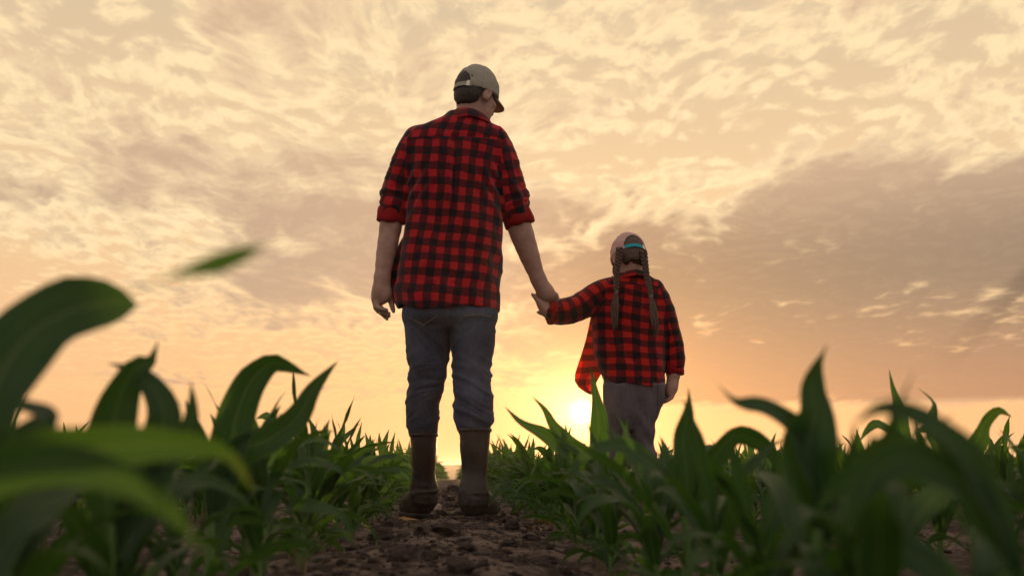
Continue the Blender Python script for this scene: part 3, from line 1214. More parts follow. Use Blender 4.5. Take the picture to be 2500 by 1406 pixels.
M['boot_rubber'] = material('boot_rubber', m_boot)
cloth('boot_purple', (0.10, 0.02, 0.045), (0.17, 0.035, 0.07), 25, 0.5, 0.1, 0.0, 0.4)
cloth('stitch', (0.16, 0.13, 0.09), (0.22, 0.18, 0.13), 80)


def m_metal(t, out):
    return pbsdf(t, (0.55, 0.50, 0.40), 0.35, 0.5, metal=0.9)


M['buckle_metal'] = material('buckle_metal', m_metal)


def m_skin(name, c1, c2):
    def fn(t, out):
        pos = t.node('ShaderNodeTexCoord').outputs['Object']
        n = t.noise(pos, 28.0, 4.0, 0.6)
        f = t.noise(pos, 300.0, 3.0, 0.6)
        c = t.mix(t.ss(n, 0.3, 0.7), c1, c2)
        return pbsdf(t, c, 0.62, 0.3, bump(t, t.m('ADD', f, n), 0.25, 0.002), sub=0.08)
    M[name] = material(name, fn)


m_skin('skin_man', (0.33, 0.19, 0.14), (0.42, 0.25, 0.19))
m_skin('skin_girl', (0.36, 0.20, 0.145), (0.43, 0.25, 0.19))


def m_hair(name, c1, c2, vec):
    def fn(t, out):
        pos = t.node('ShaderNodeTexCoord').outputs['Object']
        n = t.noise(t.v('MULTIPLY', pos, vec), 1.0, 4.0, 0.65)
        c = t.mix(t.ss(n, 0.3, 0.7), c1, c2)
        return pbsdf(t, c, 0.6, 0.35, bump(t, n, 0.7, 0.003))
    M[name] = material(name, fn)


m_hair('hair_dark', (0.022, 0.016, 0.012), (0.062, 0.045, 0.034), (260, 260, 90))
m_hair('hair_brown', (0.045, 0.027, 0.017), (0.13, 0.080, 0.048), (420, 420, 40))


# ---------------------------------------------------------------- people: building tools
def euler(yaw, pitch, roll=0.0):
    """yaw to the right seen from above, pitch nods the face down"""
    cz, sz = math.cos(-yaw), math.sin(-yaw)
    cx, sx = math.cos(-pitch), math.sin(-pitch)
    cy, sy = math.cos(roll), math.sin(roll)
    Rz = np.array([[cz, -sz, 0], [sz, cz, 0], [0, 0, 1]])
    Rx = np.array([[1, 0, 0], [0, cx, -sx], [0, sx, cx]])
    Ry = np.array([[cy, 0, sy], [0, 1, 0], [-sy, 0, cy]])
    return Rz @ Rx @ Ry


def rows_px(rows, k=1.0, grow=0.0):
    """(py, left px, right px, Y, depth half-width) -> loft rows"""
    out = []
    for py, l, r, Y, b in rows:
        a, c = W(l, py, Y), W(r, py, Y)
        out.append((a[2], (a[0] + c[0]) / 2, Y, abs(c[0] - a[0]) / 2 + grow, b + grow))
    return out


def tube_px(rows):
    """(px, py, Y, radius) -> points, radii"""
    return [W(a, b, c) for a, b, c, _ in rows], [q[3] for q in rows]


def part(name, V, Q, mat, parent, base, smooth=True, uv=None):
    return link(name, mesh_data(name, np.asarray(V) - base, Q, M[mat] if isinstance(mat, str) else mat, smooth, uv), parent)


def face_patch(V, Q, keep, lift, thick=0.0):
    """lift the faces for which keep(centres) holds off a surface, as a patch of its own"""
    n = vnormals(V, Q)
    q = Q[keep(V[Q].mean(1))]
    ids, inv = np.unique(q, return_inverse=True)
    return V[ids] + n[ids] * lift, inv.reshape(q.shape)


def bent_tube(pts, rad, sides=10, closed=False, nz=None):
    """mesh tube along a polyline"""
    P = np.array(pts, float)
    rad = np.broadcast_to(np.asarray(rad, float), (len(P),))
    T = np.gradient(P, axis=0)
    if closed:
        T[0] = T[-1] = P[1] - P[-2]
    T /= np.linalg.norm(T, axis=1)[:, None] + 1e-12
    ref = np.array([0.13, 0.2, 0.97])
    V = []
    for i in range(len(P)):
        a = np.cross(T[i], ref)
        a /= np.linalg.norm(a) + 1e-9
        b = np.cross(T[i], a)
        for j in range(sides):
            th = j / sides * 2 * math.pi
            V.append(P[i] + rad[i] * (a * math.cos(th) + b * math.sin(th)))
    Q = []
    for i in range(len(P) - 1):
        for j in range(sides):
            Q.append((i * sides + j, i * sides + (j + 1) % sides, (i + 1) * sides + (j + 1) % sides, (i + 1) * sides + j))
    return np.array(V), np.array(Q)


def head_local(F, H, Rm, s, k=0.012):
    """skull, jaw, nose, ears into field F; local x right, y face, z up"""
    def L(x, y, z):
        return H + Rm @ (np.array([x, y, z]) * s)
    F.ell(L(0, -.005, .018), np.array([.074, .094, .098]) * s, Rm, k)          # skull
    F.ell(L(0, .030, -.050), np.array([.058, .062, .070]) * s, Rm, .03 * s)    # face
    F.ell(L(0, .050, -.093), np.array([.034, .036, .030]) * s, Rm, .03 * s)    # chin
    F.ell(L(0, .030, -.082), np.array([.052, .045, .028]) * s, Rm, .03 * s)    # jaw
    F.ell(L(0, .088, .006), np.array([.052, .012, .010]) * s, Rm, .015 * s)    # brow
    F.tube([L(0, .092, -.008), L(0, .108, -.040), L(0, .098, -.048)], [.007 * s, .012 * s, .012 * s], .012 * s)   # nose
    for e in (-1, 1):
        F.ell(L(.030 * e, .086, -.010), np.array([.014, .009, .008]) * s, Rm, 0.002, sub=True)     # eye socket
        F.ell(L(.030 * e, .080, -.010), np.array([.012, .011, .011]) * s, Rm, .003 * s)            # eye
        F.ell(L(.043 * e, .066, -.034), np.array([.020, .018, .016]) * s, Rm, .015 * s)            # cheekbone
        E = Rm @ euler(0.45 * -e * -1, 0.0) if False else Rm
        F.ell(L(.082 * e, -.012, -.028), np.array([.009, .020, .034]) * s, E @ euler(e * 0.5, 0.25), .006 * s)      # ear
        F.ell(L(.092 * e, -.008, -.024), np.array([.006, .010, .018]) * s, E @ euler(e * 0.42, 0.25), .002, sub=True)
        F.ell(L(.079 * e, -.002, -.054), np.array([.007, .009, .011]) * s, E, .006 * s)
    F.ell(L(0, .086, -.066), np.array([.022, .010, .006]) * s, Rm, .006 * s)    # upper lip
    F.ell(L(0, .084, -.075), np.array([.019, .010, .006]) * s, Rm, .004 * s)    # lower lip


def build_hair(H, Rm, s, nape, mat, parent, base, vol=0.006):
    r = 0.16 * s
    F = Field(H - r, H + r, 0.004)
    F.ell(H + Rm @ (np.array([0, -.006, .018]) * s), (np.array([.074, .094, .098]) + vol) * s, Rm, 0)
    F.ell(H + Rm @ (np.array([0, -.055, -.035]) * s), (np.array([.054, .034, .046]) + vol * .6) * s, Rm, .03 * s)

    def cut(X, Y, Z):
        d = [(X - H[0]), (Y - H[1]), (Z - H[2])]
        l = [(Rm[0, i] * d[0] + Rm[1, i] * d[1] + Rm[2, i] * d[2]) / s for i in range(3)]
        # keep behind a line that runs from the temple down behind the ear to the nape
        front = l[1] - (0.040 + 0.9 * (l[2] - 0.0))
        side = l[1] + 0.022 + np.minimum(0, -(l[2] + 0.005)) * 0
        g = np.stack(np.broadcast_arrays(l[0], l[1], l[2]), -1).reshape(-1, 3)
        low = nape - l[2] + (0.007 * fbm(g * 55, 2, 3)).reshape(l[0].shape) - 0.25 * np.maximum(0, np.abs(l[0]) - .03)
        ear = np.where(l[2] < 0.012, l[1] + 0.030, l[1] - 0.045)
        burn = np.maximum(np.maximum(0.004 - l[1], l[1] - 0.026), np.maximum(-0.040 - l[2], l[2] - 0.02))
        keep = np.minimum(np.maximum(ear, low), np.where(np.abs(l[0]) > 0.05, burn, 1.0))
        return keep * s
    F.clip(cut)
    V, Q = F.surface()
    V = relax(V, Q, 2)
    n = vnormals(V, Q)
    V = V + n * (0.0016 * fbm(V * np.array([160, 160, 60]), 2, 7))[:, None]
    return part('hair', V, Q, mat, parent, base)


def build_cap(H, Rm, s, parent, base, col, brimcol, strapcol, open_w=.040, open_h=.062, fit=(.0, .0, .0)):
    def G(P):
        return H + (np.asarray(P) * s) @ Rm.T
    res = .0030
    F = Field([-.12, -.14, -.04], [.12, .14, .16], res)
    c0 = np.array([0, -.004, .004])
    r0 = np.array([.0855, .1065, .124])
    F.ell(c0, r0, None, 0)
    F.ell(c0 + [0, .02, .004], r0 * [.96, .86, .99], None, .03)
    F.ell(c0, r0 - .0045, None, 0, sub=True)
    X, Y, Z = F.coords()
    rim = -0.012 + 0.12 * Y + 0 * X
    F.f = np.maximum(F.f, rim - Z).astype(np.float32)
    hole = np.sqrt((X / open_w) ** 2 + (np.maximum(Z + .004, 0) / open_h) ** 2) - 1
    hole = np.maximum(hole * open_w, np.maximum(-.004 - Z, Y))
    F.f = np.maximum(F.f, -hole).astype(np.float32)
    V, Q = F.surface()
    V = relax(V, Q, 2, .4)
    n = vnormals(V, Q)
    th = np.arctan2(V[:, 0], V[:, 1])
    seam = np.exp(-((np.abs(((th + math.pi / 6) % (math.pi / 3)) - math.pi / 6) * np.hypot(V[:, 0], V[:, 1])) / .003) ** 2)
    band = np.exp(-((V[:, 2] - .010 - .12 * V[:, 1]) / .0022) ** 2)
    V = V + n * (-.0026 * seam - .0012 * band + .0035 * fbm(V * np.array([22, 22, 40]), 2, 3))[:, None]
    capo = part('cap', G(V), Q, col, parent, base)
    # button
    bv, bf = clod_mesh(5, 2)
    bv = bv / np.linalg.norm(bv, axis=1)[:, None] * [.0085, .0085, .005] + [0, .002, .130]
    part('button', G(bv), bf, col, capo, base)
    # strap and its buckle
    a = np.linspace(-.68, .68, 25)
    rx, ry = .0850, .1065
    def strip(angles, z0, z1, out, t):
        P = []
        for q in angles:
            k = 1 + out / rx
            x, y = rx * math.sin(q) * k * .98, -ry * math.cos(q) * k * .98 - .004
            for zz, oo in ((z0, 0), (z1, -.0015), (z1, -.0015 - t), (z0, -t)):
                P.append((x * (1 + oo / .1), y * (1 + oo / .1), zz))
        nA = len(angles)
        Qs = [(i * 4 + j, i * 4 + (j + 1) % 4, (i + 1) * 4 + (j + 1) % 4, (i + 1) * 4 + j) for i in range(nA - 1) for j in range(4)]
        Qs += [(0, 3, 2, 1), (nA * 4 - 4, nA * 4 - 3, nA * 4 - 2, nA * 4 - 1)]
        return np.array(P), np.array(Qs)
    v, q = strip(a, -.025, -.004, .003, .002)
    so = part('strap', G(v), q, strapcol, capo, base, smooth=False)
    v, q = strip(np.linspace(.44, .60, 6), -.027, -.001, .006, .003)
    part('buckle', G(v), q, 'buckle_metal', so, base, smooth=False)
    # peak
    nu, nv = 25, 9
    top = []
    for i in range(nu):
        u = i / (nu - 1) * 2 - 1
        ang = u * R(56)
        for j in range(nv):
            t = j / (nv - 1)
            reach = .074 * max(0, (1 - abs(u) ** 2.6)) * t
            x = .0855 * math.sin(ang) * (1 - .10 * t * abs(u))
            y = .104 * math.cos(ang) - .002 + reach
            z = .008 - .012 * u * u * (.6 + .1 * t) - .005 * t * t - .004 * t
            top.append((x, y, z))
    top = np.array(top)
    bot = top - [0, 0, .0035]
    V = np.concatenate([top, bot])
    n = len(top)
    Q = []
    for i in range(nu - 1):
        for j in range(nv - 1):
            b = i * nv + j
            Q.append((b, b + nv, b + nv + 1, b + 1))
            Q.append((n + b + 1, n + b + nv + 1, n + b + nv, n + b))
        e = i * nv + nv - 1
        Q.append((e, e + nv, n + e + nv, n + e))
    part('peak', G(V), np.array(Q), brimcol, capo, base)
    return capo


def build_collar(pts_top, pts_bot, mat, parent, base, period, th=.0035):
    """a turned-down collar: band of cloth from its fold to its edge"""
    A, B = np.array(pts_top), np.array(pts_bot)
    n = len(A)
    m = 7
    V = []
    for i in range(n):
        for j in range(m):
            t = j / (m - 1)
            V.append(A[i] * (1 - t) + B[i] * t + np.array([0, 0, .006 * math.sin(math.pi * t)]))
    V = np.array(V)
    cen = V.mean(0)
    out = V - cen
    out[:, 2] = 0
    out /= np.linalg.norm(out, axis=1)[:, None] + 1e-9
    V = V + out * (.0016 * fbm(V * 40, 2, 5))[:, None]
    V2 = V - out * th - np.array([0, 0, .002])
    N = n * m
    Q, L = [], np.concatenate([[0], np.cumsum(np.linalg.norm(np.diff(A, axis=0), axis=1))])
    L = L - L[n // 2]
    for i in range(n - 1):
        for j in range(m - 1):
            b = i * m + j
            Q.append((b, b + m, b + m + 1, b + 1))
            Q.append((N + b + 1, N + b + m + 1, N + b + m, N + b))
        for e in (i * m + m - 1, i * m):
            Q.append((e, e + m, N + e + m, N + e))
    for i in (0, n - 1):
        for j in range(m - 1):
            b = i * m + j
            Q.append((b, b + 1, N + b + 1, N + b))
    Q = np.array(Q)
    W_ = np.linalg.norm(B[n // 2] - A[n // 2])
    idx = Q.ravel() % N
    uv = np.stack([L[idx // m], (idx % m) / (m - 1) * W_ * -1.0 + period], 1)
    return part('collar', np.concatenate([V, V2]), Q, mat, parent, base, uv=uv)


def build_cuff(a, b, ra, rb, mat, parent, base, seed=0, flare=.006):
    """rolled sleeve end round the axis a->b"""
    a, b = np.asarray(a), np.asarray(b)
    ax = b - a
    L = np.linalg.norm(ax)
    ax = ax / L
    e1 = np.cross(ax, [0, 1, 0])
    e1 /= np.linalg.norm(e1)
    e2 = np.cross(ax, e1)
    prof = [(-.10, -.006), (0, .003), (.08, flare), (.35, flare + .002), (.7, flare + .003), (.95, flare + .001), (1.0, -.003), (.95, -.009), (.5, -.012)]
    ns = 40
    V = []
    for j, (t, o) in enumerate(prof):
        for i in range(ns):
            th = i / ns * 2 * math.pi
            d = e1 * math.cos(th) + e2 * math.sin(th)
            nz = fbm(np.array([[math.cos(th) * 1.4 + seed * 5.1, math.sin(th) * 1.4, t * 1.3]]), 3, seed)[0]
            sl = .14 * math.sin(th * 1.0 + seed)
            r = ra + (rb - ra) * t + o + .0055 * nz
            V.append(a + ax * (L * (t + sl * .5 + .10 * nz)) + d * r)
    Q = [(j * ns + i, j * ns + (i + 1) % ns, (j + 1) * ns + (i + 1) % ns, (j + 1) * ns + i) for j in range(len(prof) - 1) for i in range(ns)]
    return part('cuff', np.array(V), np.array(Q), mat, parent, base)


def loft_fn(rows):
    rows = sorted(rows)
    z = np.array([r[0] for r in rows])
    g = np.array([r[1:5] for r in rows])
    return lambda Z: [smooth_interp(Z, z, g[:, i]) for i in range(4)]


def shirt_uv(V, Q, rows, sleeves, phase, zs, tiltk=0.0, shear=0.0, yoke=None):
    """check pattern follows the cloth: round the trunk, and along each sleeve"""
    f = loft_fn(rows)
    cx, cy, a, b = f(V[:, 2])
    th = np.arctan2((V[:, 0] - cx) / a, -(V[:, 1] - cy) / b)
    am, bm = 0.5 * (a + np.median(a)), b
    # arc length round a flattened ellipse: x on the back, depth at the sides
    u = np.where(np.abs(th) < math.pi / 2, np.sin(th) * a * 1.0, np.sign(th) * (a + (np.abs(th) - math.pi / 2) * a)) + 0.30 * bm * th
    u = u - shear * (V[:, 2] - V[:, 2].mean())
    trunk = np.stack([u + phase[0], V[:, 2] * zs + phase[1] + tiltk * (V[:, 0] - cx)], 1)
    uvs, dist = [trunk], [np.sqrt(((V[:, 0] - cx) / a) ** 2 + ((V[:, 1] - cy) / b) ** 2) - 1]
    q = np.minimum(a, b)
    dist = [dist[0] * q]
    for pts, rad in sleeves:
        al, ar, d = polar(V, pts)
        L = np.concatenate([[0], np.cumsum([np.linalg.norm(np.subtract(p1, p0)) for p0, p1 in zip(pts[:-1], pts[1:])])])
        rr = np.interp(al, L, rad)
        uvs.append(np.stack([ar * float(np.mean(rad)) * 1.05, al + phase[1]], 1))
        dist.append(d - rr)
    uvs = np.stack(uvs)
    uvs = uvs + np.stack([.007 * fbm(V * 7, 2, 3) + .003 * fbm(V * 19, 2, 13), .008 * fbm(V * 6 + 9, 2, 4) + .003 * fbm(V * 17, 2, 14)], 1)[None]
    which = np.argmin(np.stack(dist), 0)
    fw = np.array([np.bincount(w, minlength=len(uvs)).argmax() for w in which[Q]])
    out = uvs[fw[:, None], Q]
    if yoke is not None:                       # the yoke is cut from another piece of the cloth
        up = (fw == 0) & (V[Q][:, :, 2].mean(1) > yoke)
        out[up] += np.array([.024, .021])
    return out.reshape(-1, 2), which


def sleeve_folds(V, n, pts, rad, which, amp, seed, start=0.35):
    al, ar, d = polar(V, pts)
    tot = sum(np.linalg.norm(np.subtract(p1, p0)) for p0, p1 in zip(pts[:-1], pts[1:]))
    t = np.clip(al / tot, 0, 1.1)
    q = np.stack([al * 30, np.cos(ar) * 1.3 + al * 7, np.sin(ar) * 1.3 + seed * 3], 1)
    f = crease(q, seed) * np.clip((t - start) / (1 - start), 0, 1) ** 0.7
    g = fbm(V * np.array([16, 16, 9]), 2, seed + 3)
    return np.where(which, amp * (0.75 * f + 0.55 * g), 0)


def braid(pts, r0, r1, n, name, mat, parent, base, seed=0):
    """three strands crossing, each a wavy tube"""
    P0 = np.array(pts, float)
    seg = np.concatenate([[0], np.cumsum(np.linalg.norm(np.diff(P0, axis=0), axis=1))])
    m = n * 8
    s = np.linspace(0, seg[-1], m)
    P = np.stack([smooth_interp(s, seg, P0[:, i]) for i in range(3)], 1)
    VS, QS, n0 = [], [], 0
    for k in range(3):
        ph = np.linspace(0, n * math.pi, m) + k * 2 * math.pi / 3
        rr = np.linspace(r0, r1, m)
        off = np.stack([np.sin(ph) * rr, -np.abs(np.cos(ph * 1.0)) * 0 + np.sin(2 * ph) * rr * .55, np.zeros(m)], 1)
        v, q = bent_tube(P + off, rr * .80, 8)
        VS.append(v)
        QS.append(q + n0)
        n0 += len(v)
    return part(name, np.concatenate(VS), np.concatenate(QS), mat, parent, base)


# ---------------------------------------------------------------- the tall person
def build_man():
    YT = 4.42
    base = np.array([W(1092, 1250, 4.45)[0], 4.45, 0.0])
    trunk = rows_px([(278, 1092, 1176, YT - .01, .055), (290, 1076, 1184, YT - .005, .080), (303, 1046, 1204, YT, .095), (320, 1012, 1222, YT, .104),
                     (345, 992, 1232, YT, .112), (400, 990, 1226, YT, .124), (480, 992, 1222, YT, .130), (560, 986, 1225, YT, .132),
                     (640, 976, 1223, YT, .138), (700, 969, 1221, YT, .146), (790, 968, 1221, YT, .152)])
    slL = [(1018, 343, YT, .058), (993, 395, YT, .056), (970, 455, YT + .005, .053), (960, 500, YT + .01, .054), (958, 514, YT + .011, .046)]
    slR = [(1208, 345, YT, .058), (1230, 405, YT, .057), (1243, 465, YT + .01, .057), (1254, 505, YT + .02, .058), (1259, 520, YT + .023, .048)]

    # skin: one continuous figure
    lo, hi = W(880, 1275, 4.2), W(1420, 130, 4.75)
    F = Field([lo[0], 4.10, -.01], [hi[0], 4.86, 1.98], .0048)
    H = W(1162, 229, YT - .005)
    Rm = euler(R(43), R(13), R(0))
    head_local(F, H, Rm, 1.0)
    pelvis = W(1100, 755, YT)
    F.tube([W(1141, 305, YT - .01), W(1150, 262, YT - .012)], [.064, .056], .03)
    F.loft([(z, cx, cy, a * .86, b * .74) for z, cx, cy, a, b in trunk if z > pelvis[2]], .04)
    F.ell(pelvis, (.13, .060, .06), None, .02)
    # arms
    F.tube(*tube_px([(1015, 350, YT, .045), (975, 450, YT, .042), (957, 530, YT + .012, .042), (952, 565, YT + .01, .0415), (942, 620, YT, .0365), (934, 672, YT - .01, .0295),
                     (932, 692, YT - .012, .0300)]), .02)
    F.tube(*tube_px([(1212, 350, YT, .045), (1240, 450, YT, .045), (1266, 548, YT + .028, .046), (1277, 580, YT + .035, .0450), (1294, 628, YT + .05, .0385), (1312, 676, YT + .065, .0290),
                     (1320, 694, YT + .07, .0285)]), .02)
    # hanging hand: palm, fingers half curled
    ya = YT - .012
    F.tube(*tube_px([(932, 692, ya, .029), (927, 712, ya, .031), (922, 732, ya + .004, .026)]), .012)
    F.tube(*tube_px([(939, 700, ya, .024), (942, 722, ya - .006, .020), (934, 732, ya, .018)]), .012)
    for pts, rr in (([(920, 734, -.012), (919, 747, -.018), (930, 754, -.024), (945, 757, -.018)], (.0105, .0098, .0090, .0075)),
                    ([(917, 732, .004), (918, 752, .002), (932, 764, -.006), (950, 765, -.004)], (.0115, .0108, .0095, .0078)),
                    ([(917, 734, .020), (923, 756, .022), (936, 768, .016), (946, 779, .010)], (.0115, .0108, .0095, .0076)),
                    ([(922, 732, .034), (930, 752, .040), (944, 764, .036), (950, 772, .028)], (.0110, .0105, .0092, .0076)),
                    ([(944, 712, .010), (952, 730, .018), (957, 745, .018), (961, 761, .014)], (.0150, .0115, .0105, .0080))):
        F.tube([W(a, b, ya + c) for a, b, c in pts], rr, .006)
    # the hand that holds the child's
    yb = YT + .07
    F.tube(*tube_px([(1320, 694, yb, .0285), (1330, 710, yb + .004, .031), (1338, 722, yb + .008, .028)]), .014)
    F.tube(*tube_px([(1334, 708, yb + .012, .026), (1347, 722, yb + .012, .022)]), .014)
    for i, (dx, dy, dd) in enumerate(((14, -2, .000), (8, 5, .014), (2, 10, .028), (-4, 14, .040))):
        a = W(1343 + dx, 722 + dy, yb + dd)
        b = W(1346 + dx, 740 + dy, yb + dd + .022)
        c = W(1334 + dx, 752 + dy, yb + dd + .042)
        e = W(1318 + dx, 748 + dy, yb + dd + .046)
        F.tube([a, b, c, e], [.0118, .0108, .0095, .0080], .006)
    F.tube([W(1322, 704, yb + .010), W(1314, 722, yb + .030), W(1318, 738, yb + .046), W(1330, 746, yb + .054)], [.015, .0125, .0110, .0085], .008)
    # legs, inside the trousers and boots
    for pts in ([(1045, 800, YT, .060), (1041, 920, 4.49, .046), (1034, 1060, 4.585, .030), (1034, 1140, 4.60, .024), (1034, 1215, 4.62, .022)],
                [(1155, 800, YT, .060), (1155, 920, 4.40, .046), (1158, 1060, 4.37, .032), (1157, 1140, 4.37, .025), (1155, 1215, 4.37, .022)]):
        F.tube(*tube_px(pts), .015)
    V, Q = F.surface()
    V = relax(V, Q, 2, .4)
    man = link('person', mesh_data('person', V - base, Q, M['skin_man']))
    man.location = base
    tag(man, 'tall person seen from behind in grey cap, red checked shirt, jeans and dark rubber boots', 'person')

    build_hair(H, Rm, 1.0, -.082, 'hair_dark', man, base)
    build_cap(H + Rm @ np.array([0, 0, .002]), Rm, .985, man, base, 'cap_grey', 'cap_grey', 'cap_grey', .046, .056)

    # shirt
    F = Field([lo[0], 4.20, W(1100, 800, YT)[2]], [W(1340, 700, YT)[0], 4.66, W(1100, 262, YT)[2]], .0052)
    F.loft(trunk, .02, 2.25)
    tl, rl = tube_px(slL)
    F.tube(tl, rl, .030)
    tr, rr = tube_px(slR)
    F.tube(tr, rr, .030)
    # blown-out front corner at the hip
    F.tube([W(988, 600, YT + .05), W(972, 655, YT + .06), W(957, 692, YT + .06), W(972, 728, YT + .05)], [.02, .022, .014, .014], .045)
    zh = W(1100, 764, YT)[2]
    X, Y, Z = F.coords()
    hem = zh + .010 * np.sin((X - base[0]) * 9 + .6) + .022 * np.clip((base[0] - .11 - X) / .06, 0, 1.4) + 0 * Y
    f0 = F.f.copy()
    cav = np.maximum(f0 + .010, (Z - (zh + .12)))
    F.f = np.maximum(np.maximum(f0, hem - Z), -cav).astype(np.float32)
    # sleeve ends are open too
    V, Q = F.surface()
    V = relax(V, Q, 2, .4)
    n = vnormals(V, Q)
    uv, which = shirt_uv(V, Q, trunk, [(tl, rl), (tr, rr)], (.018, .012), 1.0, .09, .07, W(1100, 352, YT)[2])
    zt = (V[:, 2] - zh)
    cx = base[0] + .01
    back = np.clip(-n[:, 1], 0, 1)
    dv = .0075 * fbm(V * np.array([11, 9, 2.6]), 2, 21) + .0042 * fbm(V * np.array([17, 12, 9]) + V[:, [2, 0, 1]] * 4, 2, 8)
    # slack gathers above the hem, a pleat down the back from the yoke
    dv += .006 * np.sin(zt * 46 + 5 * (V[:, 0] - cx) + 2.2 * fbm(V * 5, 2, 4)) * np.exp(-((zt - .10) / .09) ** 2) * .6
    pl = np.exp(-((V[:, 0] - (W(1106, 500, YT)[0] + .012 * (zt - .4))) / .009) ** 2) * np.clip((W(1100, 348, YT)[2] - V[:, 2]) / .02, 0, 1) * np.clip((V[:, 2] - W(1100, 560, YT)[2]) / .12, 0, 1)
    dv -= .016 * pl * back
    dv += .005 * np.exp(-((V[:, 0] - (W(1094, 500, YT)[0])) / .009) ** 2) * np.clip((W(1100, 348, YT)[2] - V[:, 2]) / .02, 0, 1) * np.clip((V[:, 2] - W(1100, 560, YT)[2]) / .12, 0, 1) * back
    zy = W(1100, 352, YT)[2] + .05 * (V[:, 0] - cx)
    dv += (.0022 * (V[:, 2] > zy) - .0030 * np.exp(-((V[:, 2] - zy) / .004) ** 2)) * back
    for sx, a0 in ((-1, W(1000, 470, YT)), (1, W(1222, 470, YT))):          # drag lines from the armpit
        dd = V - a0
        ph = (dd[:, 2] * .8 + sx * dd[:, 0] * 1.3)
        dv += .005 * np.sin(ph * 95) * np.exp(-(np.hypot(dd[:, 0], dd[:, 2]) / .10) ** 2)
    q = np.stack([V[:, 0] * 9 + V[:, 2] * 3.0, V[:, 1] * 6, V[:, 2] * 3.2 - V[:, 0] * 1.5], 1)
    dv += .0065 * crease(q, 61) * np.clip(1.1 - zt / .75, .25, 1)
    q = np.stack([V[:, 0] * 5, V[:, 1] * 6, V[:, 2] * 13 + V[:, 0] * 8], 1)
    dv += .0050 * crease(q, 67) * np.exp(-((zt - .16) / .12) ** 2)
    arm = (which > 0)
    d = np.where(arm, 0, dv)
    d = d + sleeve_folds(V, n, tl, rl, which == 1, .0140, 2, .15) + sleeve_folds(V, n, tr, rr, which == 2, .0140, 6, .15)
    # seam round the armhole
    V = V + n * d[:, None]
    V = relax(V, Q, 1, .35)
    shirt = part('shirt', V, Q, 'man_plaid', man, base, uv=uv)
    build_cuff(W(959, 508, YT + .01), W(955, 545, YT + .012), .0545, .0535, 'cuff_red', shirt, base, 1)
    build_cuff(W(1256, 512, YT + .02), W(1269, 553, YT + .03), .0585, .0585, 'cuff_red', shirt, base, 4)
    # collar
    top, bot = [], []
    nA = W(1140, 282, YT - .01)
    for i in range(33):
        th = (i / 32 * 2 - 1) * 2.35
        ct, st = math.cos(th), math.sin(th)
        top.append(nA + np.array([.076 * st + .004, -.074 * ct + .012, .014 - .022 * (1 - ct) * .8 + .004 * st * -1]))
        k = 1 + .12 * max(0, abs(th) - 1.2)
        bot.append(nA + np.array([.118 * st * k + .002, -.104 * ct * k + .006, -.034 - .030 * (1 - ct) * .6 - .010 * abs(st)]))
    build_collar(top, bot, 'man_plaid', shirt, base, .05)

    # trousers
    YL = lambda py: np.interp(py, [740, 900, 1062], [YT, 4.47, 4.585])
    YR = lambda py: np.interp(py, [740, 900, 1050], [YT, 4.40, 4.37])
    LL = [(735, 996, 1100, .100), (765, 986, 1101, .114), (800, 986, 1097, .105), (850, 989, 1098, .092), (900, 996, 1093, .082), (925, 993, 1090, .082), (945, 995, 1085, .08),
          (975, 991, 1076, .078), (1010, 989, 1073, .076), (1040, 994, 1070, .070), (1058, 1000, 1067, .062), (1075, 1006, 1062, .055)]
    RL = [(735, 1094, 1200, .100), (765, 1095, 1211, .114), (800, 1098, 1213, .107), (850, 1101, 1209, .094), (880, 1103, 1204, .086), (925, 1106, 1201, .083), (965, 1110, 1202, .082),
          (1010, 1109, 1204, .078), (1035, 1113, 1203, .073), (1048, 1118, 1199, .065), (1066, 1124, 1194, .058)]
    F = Field([W(960, 900, 4.6)[0], 4.22, W(1000, 1085, 4.6)[2]], [W(1240, 900, 4.5)[0], 4.74, W(1000, 700, YT)[2]], .005)
    F.loft(rows_px([(a, b, c, YL(a), d) for a, b, c, d in LL]), .012, 2.2)
    F.loft(rows_px([(a, b, c, YR(a), d) for a, b, c, d in RL]), .012, 2.2)
    zs = W(1100, 800, YT)[2]
    F.loft(rows_px([(712, 1000, 1196, YT, .100), (745, 990, 1206, YT, .112), (785, 990, 1209, YT, .115), (800, 1010, 1195, YT, .08)]), .03, 2.4)
    V, Q = F.surface()
    V = relax(V, Q, 2, .4)
    n = vnormals(V, Q)
    zk = W(1000, 940, 4.5)[2]
    low = np.exp(-((V[:, 2] - zk + .06) / .16) ** 2)
    side = np.sign(V[:, 0] - W(1100, 900, YT)[0])
    q = np.stack([V[:, 0] * 5 + side * 4, V[:, 1] * 6, V[:, 2] * 24 + side * V[:, 0] * 9 + 1.2 * fbm(V * 4, 2, 7)], 1)
    d = .0085 * crease(q, 31) * low + .0055 * fbm(V * np.array([7, 7, 4]), 2, 14)
    zd = W(1000, 835, 4.5)[2]
    q = np.stack([V[:, 0] * 6 + side * 7, V[:, 1] * 5, V[:, 2] * 15 - side * V[:, 0] * 16], 1)
    d += .0060 * crease(q, 47) * np.exp(-((V[:, 2] - zd) / .13) ** 2)
    V = V + n * d[:, None]
    tro = part('trousers', V, Q, 'jeans', man, base)
    # back pockets and their stitching
    def pocket(cxp, half, top, bot, tip):
        A = W(cxp, top, YT)[2]
        B = W(cxp, bot, YT)[2]
        T = W(cxp, tip, YT)[2]
        x0 = W(cxp, top, YT - .1)[0]
        def keep(c):
            u = np.abs(c[:, 0] - x0) / half
            return (u < 1) & (c[:, 2] < A) & (c[:, 2] > B + (T - B) * (1 - u)) & (c[:, 1] < YT)
        v, q = face_patch(V, Q, keep, .0035)
        po = part('pocket', v, q, 'jeans', tro, base)
        # outline of stitches laid on the cloth
        line = [(-half, B * .0 + B), (0, T), (half, B)]
        pts = []
